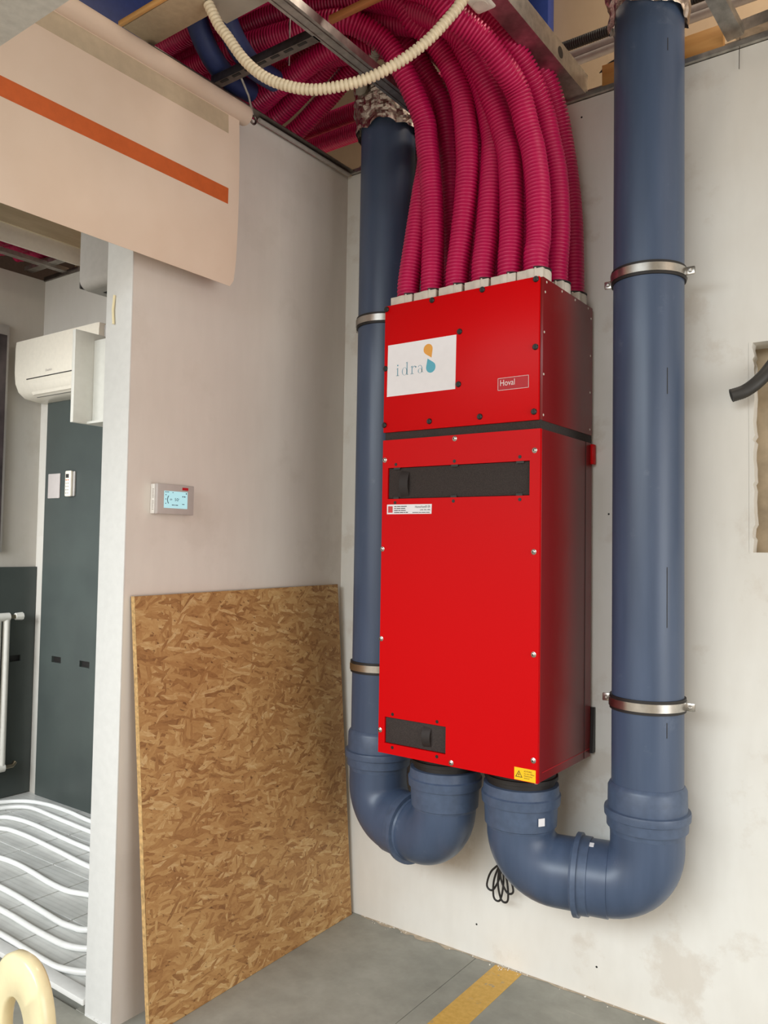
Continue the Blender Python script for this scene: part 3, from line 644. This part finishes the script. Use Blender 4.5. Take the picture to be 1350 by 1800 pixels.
# ================================================================== CEILING FRAME
def channel(name, p0, p1, wd, ht, label, mat='galv', th=.0025, lip=.008, flip=False, holes=()):
    """U channel from p0 to p1 (bottom centre line); web at the bottom, flanges up"""
    a, b = Vector(p0), Vector(p1); d = (b-a); L = d.length; d.normalize(); s_ = d.cross(Vector((0, 0, 1))).normalized(); u = s_.cross(d).normalized()
    prof = [(-wd/2, 0), (wd/2, 0), (wd/2, ht), (wd/2-lip, ht), (wd/2-lip, ht-th), (wd/2-th, ht-th), (wd/2-th, th), (-wd/2+th, th), (-wd/2+th, ht-th), (-wd/2+lip, ht-th), (-wd/2+lip, ht), (-wd/2, ht)]
    return tag(MB().prism(prof, a, s_, u, d*L).build(name, mat, None, 20), label, 'metal profile', 'ceiling frame profiles')
cp = channel('ceiling_profile', (.527, 0.0, 3.1), (.527, -1.12, 3.1), .056, .03, 'long galvanised ceiling profile running out from behind the left foil sleeve')
for x in (.512, .542): MB().box((x-.0012, -1.1, 3.0985), (x+.0012, -.02, 3.1005)).build('rolled_groove', 'galv_dull', cp)
rp = tag(MB().prism([(0, 0), (.07, 0), (.07, .075), (.0675, .075), (.0675, .0025), (0, .0025)], (1.012, 0, 3.1), (1, 0, 0), (0, 0, 1), (0, -1.10, 0)).build('ceiling_profile', 'galv', None, 20), 'wide galvanised profile beside the magenta ducts with an oval hole in its side', 'metal profile', 'ceiling frame profiles')
MB().lathe((1.0805, -.235, 3.137), (1, 0, 0), [(0, .019), (.0022, .019)], 20).build('punched_hole', 'rubber', rp)
xp = channel('ceiling_profile', (.03, -.790, 3.1), (.505, -.790, 3.1), .034, .03, 'dark perforated cross profile between the left wall and the long profile', 'galv_dull')
for i in range(7): MB().box((.07+i*.06, -.802, 3.0985), (.105+i*.06, -.792, 3.1005)).build('punched_slot', 'black', xp)
tag(MB().prism([(0, 0), (.046, 0), (.046, .0025), (.0025, .0025), (.0025, .035), (0, .035)], (0.001, 0, 3.098), (1, 0, 0), (0, 0, 1), (0, -1.08, 0)).build('wall_angle', 'galv_dull', None, 20), 'dull steel wall angle on top of the warm grey wall', 'metal profile')
tag(MB().tube([(.020, -.02, 3.087), (.020, -.56, 3.087)], .0085, 12).build('conduit', 'conduit_grey'), 'thin grey conduit along the top of the warm grey wall', 'conduit')
tag(MB().prism([(-.016, 0), (.055, 0), (.055, .062), (.0525, .062), (.0525, .0025), (-.0135, .0025), (-.0135, .016), (-.016, .016)], (0.02, 0, 3.092), (0, 1, 0), (0, 0, 1), (4.4, 0, 0)).build('wall_track', 'galv', None, 20), 'galvanised track running along the top of the white wall', 'metal profile')
for x0_, x1_, lb_ in ((1.125, 1.20, 'left'), (1.395, 1.530, 'right')):
    tag(MB().box((x0_, .022, 3.10), (x1_, .048, 3.207), .002).build('wooden_block', 'wood'), 'pine block in the wall track just %s of the right pipe' % lb_, 'block')
channel('ceiling_profile', (1.57, .01, 3.135), (1.49, -.42, 3.30), .052, .03, 'galvanised profile slanting out over the white wall right of the right pipe', 'galv')
channel('ceiling_profile', (1.55, .10, 3.19), (2.6, .02, 3.19), .05, .04, 'galvanised profile lying along the wall top in the right corner', 'galv')
st = tag(MB().box((.578, -.825, 3.108), (.93, -.805, 3.128), .003).build('wooden_stick', 'wood_brown'), 'brown wooden stick resting on the long ceiling profile', 'stick')
tag(MB().box((.30, -.06, 3.17), (.46, -.02, 3.20), .002, mat=None).build('wooden_strip', 'wood'), 'bare pine strip behind the left foil sleeve', 'strip')
jb = thing('junction_box', (1.0, -.63, 3.10), 'beige rounded junction box above the magenta ducts at the top edge', 'box')
MB().box((.975, -.675, 3.095), (1.045, -.60, 3.16), .012, 3).build('housing', 'collar', jb)
MB().lathe((1.008, -.64, 3.096), (0, 0, -1), [(0, .022), (.002, .022)], 24).build('round_cover', 'collar', jb)
tag(MB().tube([(1.588, -.012, 3.12), (1.586, -.012, 3.07), (1.585, -.011, 3.02)], .0012, 6).build('hanging_wire', 'galv_dull'), 'thin wire hanging from the slanting profile in front of the white wall', 'wire')
tag(MB().tube([(1.105, .05, 3.20), (1.125, .05, 3.209), (1.145, .05, 3.216), (1.22, .05, 3.235)], [.001, .008, .010, .010], 10).build('cut_cable', 'conduit_dark'), 'dark cut cable end left of the right foil sleeve', 'cable')
# hook and rod that carry the screen roller
rod = thing('roller_hanger', (.12, -.69, 3.0), 'thin steel rod with an eye that carries the screen roller', 'hanger')
MB().tube([(.135, -.775, 3.125), (.128, -.72, 3.07), (.121, -.69, 3.015)], .004, 8).build('rod', 'galv', rod)
MB().tube([(.121, -.688+.013*math.cos(R(t)), 3.0+.015*math.sin(R(t))) for t in range(0, 361, 24)], .004, 8).build('eye', 'galv_dull', rod)
tag(MB().tube([(.30, -.70, 3.13), (.30, -.70, 3.6)], .003, 6).build('threaded_rod', 'galv'), 'thin threaded rod above the perforated cross profile', 'rod')
# blue things in the void
tag(MB().box((-2.5, .05, 3.85), (.55, .2, 4.2), .01).build('roof_beam', 'blue_steel'), 'dark blue steel roof beam above the ducts', 'beam')
tag(MB().box((-1.0, -1.6, 3.62), (-.75, .05, 3.95), .01).build('roof_beam', 'blue_steel'), 'dark blue steel cross beam above the plasterboard offcut', 'beam')
for x, lb_ in ((.03, 'left'), (.155, 'right')):
    tag(MB().tube(catmull([(x-.02, -.60, 3.18), (x, -.74, 3.165), (x+.02, -.86, 3.22), (x+.03, -.93, 3.34), (x+.03, -.96, 3.5)], .02), .038, 20).build('insulated_hose', 'blue_flex'), '%s one of two navy blue insulated hoses behind the ivory conduit' % lb_, 'hose')
# void at the right: post and conduits
tag(MB().box((.385, .93, 2.2), (.50, .999, 4.9), .004).build('steel_post', 'blue_steel'), 'blue steel post against the beige wall beyond', 'post')
tag(corrugated([(.60, .30, 3.515), (1.2, .28, 3.50), (2.2, .28, 3.5)], .020, .002, .009, 12).build('conduit', 'conduit_dark', None, 180), 'charcoal corrugated conduit in the void beside the right foil sleeve', 'conduit')
tag(MB().tube([(.60, .29, 3.455), (1.2, .27, 3.45), (2.2, .27, 3.45)], .018, 14).build('conduit', 'conduit_grey'), 'upper grey conduit below the charcoal one in the void', 'conduit')
tag(MB().tube([(.60, .27, 3.41), (1.2, .265, 3.42), (2.2, .265, 3.42)], .016, 14).build('conduit', 'conduit_grey'), 'lowest grey conduit in the void beside the right foil sleeve', 'conduit')

# ================================================================== PROJECTION SCREEN
scr = thing('roller_screen', (.12, -1.5, 2.385), 'off-white roller screen with an orange band hanging before the warm grey wall', 'screen')
MB()._lathe(Vector((.118, -2.4, 2.998)), Vector((0, 1, 0)), [(0, .034), (1.676, .034), (1.682, .031), (1.684, .026)], 32).build('roller', 'fabric', scr)
def sheet(y0, y1, z0, z1, off, name, mat, th=.0012, curl=True, rnd=0):
    ny_, nz_ = 14, 30; vs = []; fs = []
    def X(y, z):
        t = max(0, (2.50-z)/.115); return .120+off+.010*math.sin((z-2.4)*5)-(.010*t*t if curl else 0)
    for s_ in (0, 1):
        for j in range(nz_+1):
            for i in range(ny_+1):
                y = y0+(y1-y0)*i/ny_; z = z0+(z1-z0)*j/nz_
                if rnd and i == ny_ and j == 0: y -= rnd; 
                vs.append((X(y, z)+(th if s_ else 0), y, z))
    W = ny_+1; Np = W*(nz_+1)
    for s_ in (0, 1):
        for j in range(nz_):
            for i in range(ny_):
                a_ = s_*Np+j*W+i; q = (a_, a_+1, a_+W+1, a_+W); fs.append(q if s_ else q[::-1])
    edge = [i for i in range(W)]+[j*W+ny_ for j in range(1, nz_+1)]+[nz_*W+i for i in range(ny_-1, -1, -1)]+[j*W for j in range(nz_-1, 0, -1)]
    for k2 in range(len(edge)):
        a_, b_ = edge[k2], edge[(k2+1) % len(edge)]; fs.append((a_, b_, b_+Np, a_+Np))
    return MB().add(vs, fs).build(name, mat, scr)
sheet(-2.38, -.757, 2.383, 2.985, 0, 'fabric', 'fabric', rnd=.012)
part(sheet(-2.38, -.806, 2.652, 2.706, .0013, 'printed_band', 'tape_orange', .0004), 'orange band')
part(sheet(-2.38, -.808, 2.897, 2.962, .0013, 'printed_band', 'tape_tan', .0004), 'tan band below the roller')

# ================================================================== STRAND BOARD
TL, TR, BR, BL = Vector((.024, -1.058, 1.328)), Vector((.022, -.047, 1.337)), Vector((.105, -.020, .001)), Vector((.128, -1.035, .001))
nn = (TR-TL).cross(BL-TL).normalized()
if nn.x > 0: nn = -nn
ob = MB(); vs = []; fs = []; n = 12; th = .018
for s_ in (0, 1):
    for j in range(n+1):
        for i in range(n+1):
            p_ = (TL.lerp(TR, i/n)).lerp(BL.lerp(BR, i/n), j/n)+nn*th*s_
            vs.append(p_)
W = n+1; Np = W*W
for s_ in (0, 1):
    for j in range(n):
        for i in range(n):
            a_ = s_*Np+j*W+i; fs.append((a_, a_+1, a_+W+1, a_+W))
board = ob.add(vs, fs)
edge = [i for i in range(W)]+[j*W+n for j in range(1, n+1)]+[n*W+i for i in range(n-1, -1, -1)]+[j*W for j in range(n-1, 0, -1)]
eb = MB(); ev = []
brd = thing('strand_board', (.07, -.54, 0), 'rectangular strand board leaning against the warm grey wall', 'board')
board.build('board', 'osb', brd, 20)
ef = []
random.seed(5)
off = [random.uniform(0, .0012) for _ in edge]
cen = (TL+TR+BR+BL)/4
for k2, e_ in enumerate(edge):
    for s_ in (0, 1):
        p_ = vs[s_*Np+e_]; dd = (p_-cen); dd -= nn*dd.dot(nn); ev.append(p_+dd.normalized()*(.0002+off[k2]))
for k2 in range(len(edge)):
    a_ = k2*2; b_ = ((k2+1) % len(edge))*2; ef.append((a_, b_, b_+1, a_+1))
for v in ev: v.z = max(v.z, .0005)
part(eb.add(ev, ef).build('cut_edge', 'osb_edge', brd, 60), 'pale sawn edge')

# ================================================================== THERMOSTAT
th_ = thing('thermostat', (.017, -.915, 1.592), 'square wall thermostat with a lit blue display on the warm grey wall', 'thermostat')
bs = MB().box((0.0005, -.984, 1.597), (.022, -.846, 1.686), .003).build('base', 'thermo_white', th_)
MB().box((.021, -.991, 1.592), (.035, -.838, 1.691), .003, 3).build('face', 'thermo', th_)
part(MB().box((.0005, -.9915, 1.593), (.0215, -.984, 1.690), .002).build('side_cover', 'thermo_white', th_), 'white slotted side')
for i in range(11):
    if i != 5: MB().box((.012, -.9922, 1.606+i*.0065), (.0185, -.991, 1.6085+i*.0065)).build('vent_slot', 'conduit_grey', th_)
dp = MB().box((.0345, -.9635, 1.6125), (.0355, -.8665, 1.6685)).build('display', 'lcd', th_)
MB().box((.0345, -.889, 1.674), (.0356, -.864, 1.683)).build('red_badge', 'plate_red', th_)
xm = .0358; tm = MB()
EY = (0, 1, 0)
text(tm, '50', .0135, (xm, -.921, 1.637), EY, EZv, .0155); text(tm, '°', .010, (xm, -.9045, 1.638), EY, EZv, .003); text(tm, '*', .016, (xm, -.940, 1.633), EY, EZv, .009)
PT = lambda a_, b_: (xm, a_, b_)
bars(tm, -.889, 1.651, (.005, .006), .003, PT); bars(tm, -.960, 1.664, (.006, .008), .0018, PT); bars(tm, -.930, 1.663, (.004,), .0022, PT); bars(tm, -.874, 1.661, (.004,), .004, PT); bars(tm, -.931, 1.622, (.008, .004, .009), .0024, PT); bars(tm, -.889, 1.626, (.010,), .002, PT)
for b_ in (1.626, 1.640, 1.654): bars(tm, -.958, b_, (.003,), .003, PT)
for i in range(10):
    a_ = R(140+80*i/10); b_ = R(140+80*(i+1)/10); c_ = (-.930, 1.640)
    tm.add([(xm, c_[0]+.021*math.cos(t)*1, c_[1]+.021*math.sin(t)) for t in (a_, b_)]+[(xm, c_[0]+.0185*math.cos(t), c_[1]+.0185*math.sin(t)) for t in (b_, a_)], [(0, 1, 2, 3)])
tm.build('display_symbols', 'ink_black', dp, 0)

# ================================================================== WALL RECESS HOSE
hz = thing('flexible_conduit', (1.6, -.06, 1.96), 'black flexible conduit poking out of the broken wall recess', 'conduit')
hp_ = catmull([(1.70, .06, 2.15), (1.692, .03, 2.11), (1.672, -.02, 2.055), (1.643, -.05, 2.012), (1.61, -.066, 1.985), (1.574, -.080, 1.972)], .003)
mb = MB().tube(hp_, [.0205-.0008*(i % 2) for i in range(len(hp_))], 18, cap=False); inn = MB().tube(hp_[len(hp_)//2:], .016, 18, cap=False)
mb.build('tube', 'conduit_dark', hz); inn.build('bore', 'rubber', hz)
e0, e1 = hp_[-1], (hp_[-1]-hp_[-2]).normalized()
MB()._lathe(e0-e1*.001, e1, [(0, .0205), (.001, .0205), (.001, .0160), (0, .0160)], 18).build('cut_rim', 'conduit_dark', hz)
# dried plaster smear on the floor along the wall
random.seed(21); top = [(.14, -.001)]; bot = []
xq = .14
while xq < 2.2:
    bot.append((xq, -.004-.016*random.random()*(1.6 if .25 < xq < .75 else .8))); xq += random.uniform(.02, .05)
sm = MB()
for (xa, ya), (xb, yb_) in zip(bot[:-1], bot[1:]): sm.add([(xa, -.0005, .0006), (xb, -.0005, .0006), (xb, yb_, .0006), (xa, ya, .0006)], [(0, 1, 2, 3)])
part(sm.build('plaster_smear', 'smear', fl, 0), 'pale plaster smear along the wall foot')
# plaster crumbs along the wall foot
cm = MB(); random.seed(11)
for i in range(70):
    x = random.choice((random.uniform(.15, 1.3), random.gauss(.30, .04), random.gauss(.80, .03))); y = -.003-abs(random.gauss(0, .012)); s_ = random.uniform(.001, .0032)
    b_ = bmesh.new(); bmesh.ops.create_icosphere(b_, subdivisions=1, radius=s_)
    for v in b_.verts: v.co = v.co*random.uniform(.6, 1.3)+Vector((x, y-s_, s_*.8))
    cm.bm(b_)
o = cm.build('plaster_debris', 'crumb', None, 0); o['kind'] = 'stuff'; tag(o, 'plaster crumbs along the foot of the white wall', 'debris')

# ================================================================== SIDE ROOM
# slate panels with hand holes
def holed_panel(name, axis, u0, u1, z0, z1, holes, label):
    """panel on a wall: axis 'y' -> plane y=0 facing -y, axis 'x' -> plane x=RX facing +x"""
    t = thing(name, ((u0+u1)/2, -.012, z0) if axis == 'y' else (RX+.012, (u0+u1)/2, z0), label, 'wall panel', 'slate wall panels')
    mb = MB(); us = sorted(holes)
    def bx(a, b, c, d):
        if axis == 'y': mb.box((a, -.018, c), (b, -.001, d))
        else: mb.box((RX+.001, a, c), (RX+.018, b, d))
    zl, zh = us[0][1], us[0][3]
    bx(u0, u1, z0, zl); bx(u0, u1, zh, z1); cur = u0
    for h in us: bx(cur, h[0], zl, zh); cur = h[2]
    bx(cur, u1, zl, zh)
    mb.build('board', 'slate', t, 0)
    for h in us:
        m2 = MB()
        if axis == 'y': m2.box((h[0], -.004, zl), (h[2], -.0012, zh))
        else: m2.box((RX+.0012, h[0], zl), (RX+.004, h[2], zh))
        m2.build('hand_hole', 'black', t)
    return t
holed_panel('slate_panel', 'y', -2.228, -.60, .034, 2.345, [(-2.102, .806, -2.010, .840), (-1.830, .806, -1.738, .840)], 'tall slate grey wall panel with two hand holes below the air conditioner')
holed_panel('slate_panel', 'x', -1.4, -.004, .034, 1.344, [(-.150, .80, -.085, .835)], 'low slate grey wall panel behind the radiator')
# air conditioner
ac = thing('air_conditioner', (-1.88, -.1, 2.31), 'ivory air conditioner high on the end wall of the side room', 'air conditioner')
prof = [(0, 2.640), (-.198, 2.637), (-.202, 2.60), (-.203, 2.46), (-.196, 2.395), (-.175, 2.348), (-.135, 2.318), (-.06, 2.308), (0, 2.308)]
x0, x1 = -2.285, -1.485; nb = 8; vs = []; n = len(prof)
ins = [(0, .012, .012), (.012, .002, .002), (.03, 0, 0)]
secs = [(x0, .965), (x0+.006, .985), (x0+.02, 1.0), (x1-.02, 1.0), (x1-.006, .985), (x1, .965)]
for sx_, k2 in secs:
    for (y, z) in prof: vs.append((sx_, y*k2, 2.47+(z-2.47)*(k2 if z < 2.6 else 1)))
fs = [(i*n+j, i*n+(j+1) % n, (i+1)*n+(j+1) % n, (i+1)*n+j) for i in range(len(secs)-1) for j in range(n)]+[tuple(range(n)), tuple(range((len(secs)-1)*n, len(secs)*n))]
MB().add(vs, fs).build('casing', 'ac_white', ac, 30)
def slat(pa, pb, x0_, x1_, name, mat, off=.002):
    a, b = Vector((0,)+pa), Vector((0,)+pb); nrm = Vector((0, -(b.z-a.z), (b.y-a.y))).normalized()
    if nrm.y > 0: nrm = -nrm
    v_ = [(x0_, a.y+nrm.y*off, a.z+nrm.z*off), (x1_, a.y+nrm.y*off, a.z+nrm.z*off), (x1_, b.y+nrm.y*off, b.z+nrm.z*off), (x0_, b.y+nrm.y*off, b.z+nrm.z*off)]
    w_ = [tuple(Vector(q)-nrm*.006) for q in v_]
    return MB().add(v_+w_, [(0, 1, 2, 3), (7, 6, 5, 4), (0, 4, 5, 1), (1, 5, 6, 2), (2, 6, 7, 3), (3, 7, 4, 0)]).build(name, mat, ac)
slat((-.1985, 2.412), (-.128, 2.3165), x0+.13, x1-.05, 'louvre_gap', 'black', .0022)
slat((-.1968, 2.4075), (-.152, 2.330), x0+.135, x1-.055, 'louvre', 'ac_white', .007)
text(MB(), 'Daikin', .017, (-1.955, -.2045, 2.432), EXv, EZv, .062).build('lettering', 'conduit_grey', ac, 0)
MB().box((x1+.001, -.165, 2.50), (x1+.13, -.0, 2.63), .004).build('pipe_cover', 'box_grey', ac)
# wall plate, remote control
tag(MB().box((-2.187, -.026, 1.744), (-2.068, -.0185, 1.887), .003).build('blank_plate', 'thermo', None), 'blank pale wall plate beside the remote control', 'plate')
rm = thing('remote_control', (-1.945, -.03, 1.749), 'white remote control in its holder on the slate panel', 'remote control')
MB().box((-1.978, -.030, 1.752), (-1.916, -.0185, 1.893), .004).build('holder', 'box_grey', rm)
MB().box((-1.983, -.048, 1.750), (-1.928, -.028, 1.896), .007, 3).build('body', 'ac_white', rm)
MB().box((-1.972, -.0492, 1.855), (-1.943, -.0478, 1.877)).build('display', 'conduit_dark', rm)
for i in range(5):
    for j in range(2): MB().box((-1.972+j*.018, -.0492, 1.840-i*.0185), (-1.961+j*.018, -.0478, 1.846-i*.0185), .001).build('button', 'conduit_grey' if i else 'tape_orange', rm)
# radiator
rd = thing('radiator', (-2.26, -.35, .17), 'white tubular radiator in front of the low slate panel', 'radiator')
for i in range(7):
    y = -.20-i*.05
    MB().tube([(-2.272, y, .20), (-2.272, y, .64), (-2.272, y, 1.075)], .020, 14).build('column', 'rad_white', rd)
MB().tube([(-2.272, -.185, 1.062), (-2.272, -.53, 1.062)], .024, 14).build('header', 'rad_white', rd); MB().tube([(-2.272, -.185, .215), (-2.272, -.53, .215)], .024, 14).build('header', 'rad_white', rd)
MB().tube([(-2.272, -.185, 1.062), (-2.272, -.145, 1.062)], .012, 10).build('valve_body', 'brass', rd)
MB().tube([(-2.272, -.148, 1.062), (-2.272, -.105, 1.062)], [.020, .023], 8).build('valve_knob', 'rad_white', rd)
MB().tube([(-2.272, -.185, .215), (-2.272, -.135, .215), (-2.272, -.118, .235)], .012, 10).build('drain_valve', 'brass', rd)
# picture at the far left
pc = thing('framed_poster', (RX+.012, -.6, 1.43), 'dark framed poster on the stone grey wall above the radiator', 'poster')
MB().box((RX+.001, -1.0, 1.43), (RX+.022, -.222, 2.735), .003).build('frame', 'box_grey', pc); MB().box((RX+.018, -.985, 1.45), (RX+.0235, -.236, 2.675)).build('print', 'picture', pc)
# fascia above the side room slot, frame in the slot
fa = thing('ceiling_fascia', (-1.97, -.8, 3.086), 'white fascia board below a pale wooden beam over the side room', 'fascia')
MB().box((-1.99, -1.6, 3.086), (-1.975, 0, 3.184)).build('white_board', 'board_white', fa); MB().box((-2.0, -1.6, 3.184), (-1.965, 0, 3.36)).build('wooden_beam', 'wood_pale', fa)
channel('ceiling_profile', (-2.11, 0, 3.07), (-2.11, -1.4, 3.07), .045, .025, 'galvanised profile along the ceiling slot of the side room', 'galv')
channel('ceiling_profile', (-2.33, -.11, 3.085), (-1.99, -.11, 3.085), .05, .025, 'short galvanised cross profile in the ceiling slot of the side room', 'galv')
tag(MB().box((RX, -.012, 3.055), (-1.975, .012, 3.082), .003).build('wall_angle', 'galv_dull'), 'dull steel wall angle above the air conditioner', 'metal profile')
# boxes on the far face of the left wall
gb = thing('wall_appliance', (-.25, -.85, 2.39), 'silver grey appliance with rounded lower edge seen past the wall end', 'appliance')
b_ = bmesh.new(); bmesh.ops.create_cube(b_, size=1)
lo, hi = (-.375, -1.03, 2.388), (RT-.001, -.55, 2.72)
for v in b_.verts: v.co = Vector([lo[i]+(v.co[i]+.5)*(hi[i]-lo[i]) for i in range(3)])
ed = [e for e in b_.edges if all(abs(v.co.z-lo[2]) < 1e-6 for v in e.verts) and all(abs(v.co.y-lo[1]) < 1e-6 for v in e.verts)]
bmesh.ops.bevel(b_, geom=ed, offset=.035, segments=6, affect='EDGES', profile=.5)
MB().bm(b_).build('housing', 'box_grey', gb, 40)
MB().box((-.383, -1.025, 2.392), (-.3752, -.55, 2.72), .002).build('edge_trim', 'rubber', gb)
MB().box((-.335, -.96, 2.3865), (-.16, -.90, 2.3885)).build('air_slot', 'rubber', gb)
wc = thing('wall_cabinet', (-.25, -.8, 1.92), 'open white wall cabinet with a side panel seen past the wall end', 'cabinet')
MB().box((-.405, -1.03, 1.918), (-.388, -.55, 2.248), .001).build('side_panel', 'cab_white', wc)
MB().box((-.387, -.955, 1.926), (RT-.001, -.55, 2.222), .002).build('body', 'cab_white', wc)
MB().box((-.388, -.975, 1.918), (RT-.001, -.55, 1.926)).build('bottom_panel', 'cab_white', wc)
tag(MB().tube([(-.085, LY-.004, 2.30), (-.088, LY-.006, 2.25), (-.083, LY-.006, 2.205)], .004, 8).build('glue_drip', 'cream'), 'thin dried glue drip on the white wall end', 'drip')
# heating tubes on the floor
PX = {
 'farthest white heating tube, next to the slate panel': [(-2.285, -.75), (-2.275, -.45), (-2.23, -.26), (-2.14, -.142), (-1.997, -.091), (-1.79, -.084), (-1.57, -.10), (-1.2, -.10), (-.9, -.10), (-.2, -.10)],
 'second white heating tube from the slate panel': [(-2.19, -.78), (-2.175, -.45), (-2.12, -.29), (-2.072, -.213), (-1.983, -.172), (-1.739, -.18), (-1.432, -.19), (-1.0, -.195), (-.2, -.195)],
 'third white heating tube from the slate panel': [(-2.08, -.80), (-2.05, -.50), (-1.985, -.361), (-1.905, -.320), (-1.743, -.308), (-1.464, -.323), (-1.233, -.33), (-.7, -.33), (-.2, -.33)],
 'fourth white heating tube from the slate panel': [(-1.98, -.82), (-1.95, -.58), (-1.829, -.445), (-1.665, -.418), (-1.338, -.432), (-1.067, -.45), (-.6, -.45), (-.2, -.45)],
 'fourth white heating tube from the edging strip': [(-1.72, -.85), (-1.62, -.68), (-1.458, -.642), (-1.329, -.633), (-1.177, -.642), (-1.021, -.656), (-.899, -.654), (-.811, -.627), (-.62, -.57), (-.3, -.56)],
 'third white heating tube from the edging strip': [(-1.7, -.96), (-1.5, -.82), (-1.156, -.806), (-.877, -.818), (-.679, -.831), (-.603, -.824), (-.546, -.809), (-.45, -.72), (-.3, -.66)],
 'second white heating tube from the edging strip': [(-1.7, -.99), (-1.4, -.93), (-.958, -.914), (-.699, -.923), (-.55, -.923), (-.488, -.917), (-.422, -.891), (-.34, -.82), (-.25, -.76)],
 'nearest white heating tube, next to the edging strip': [(-1.7, -1.02), (-1.2, -1.02), (-.765, -1.019), (-.561, -1.024), (-.421, -1.026), (-.364, -1.018), (-.284, -.985), (-.22, -.92), (-.19, -.86)]}
for lb_, pl_ in PX.items():
    o = MB().tube(catmull([(x, y, .0425) for x, y in pl_], .02), .0115, 12).build('heating_tube', 'pex'); tag(o, lb_, 'tube', 'white heating tubes on the side room floor')

# ================================================================== CHAIR
ch = thing('plastic_chair', (.667, -1.62, 0), 'cream plastic chair with an oval hole in its rounded backrest', 'chair')
ang = R(2); e1 = Vector((math.cos(ang), math.sin(ang), 0)); nrm = Vector((e1.y, -e1.x, 0))   # backrest plane, outer face looks along nrm
O = Vector((.662, -1.785, 0))
def outl(n_, fx, z_c, hw, hh, p_):
    o2 = []
    for i in range(n_):
        t = 2*math.pi*i/n_; c_, s2 = math.cos(t), math.sin(t)
        o2.append((fx+hw*math.copysign(abs(c_)**p_, c_), z_c+hh*math.copysign(abs(s2)**p_, s2)))
    return o2
NN = 56
outer = outl(NN, 0, .50, .100, .20, .82); hole = outl(NN, -.008, .552, .037, .064, .95)
vs = []; fs = []; tk = .030
rings = [(outer, .006, 0), (outer, 0, .006), (outer, 0, tk-.006), (outer, .006, tk), (hole, -.006, tk), (hole, 0, tk-.006), (hole, 0, .006), (hole, -.006, 0)]
for pts_, inset, dep in rings:
    cxm = 0 if pts_ is outer else -.008; czm = .50 if pts_ is outer else .552
    for (a_, z) in pts_:
        dv = Vector((a_-cxm, z-czm)); q = dv*(1-inset/max(dv.length, .01))
        vs.append(O+e1*(q.x+cxm)+Vector((0, 0, czm+q.y))-nrm*dep)
for r_ in range(len(rings)):
    for i in range(NN):
        a_ = r_*NN+i; b_ = r_*NN+(i+1) % NN; c_ = ((r_+1) % len(rings))*NN+(i+1) % NN; d_ = ((r_+1) % len(rings))*NN+i; fs.append((a_, b_, c_, d_))
MB().add(vs, fs).build('backrest', 'cream', ch, 50)
mt = Matrix.Translation(O) @ Matrix.Rotation(ang, 4, 'Z')
MB().box((-.15, -.01, .315), (.15, .28, .345), .012, 3, mat=mt).build('seat', 'cream', ch)
for sx_, sy_ in ((-.125, .02), (.125, .02), (-.125, .25), (.125, .25)):
    a_ = mt @ Vector((sx_, sy_, .32)); b_ = mt @ Vector((sx_*1.15, sy_+(.02 if sy_ > .1 else -.03), 0)); MB().tube([b_, a_], [.014, .020], 14).build('leg', 'cream', ch)
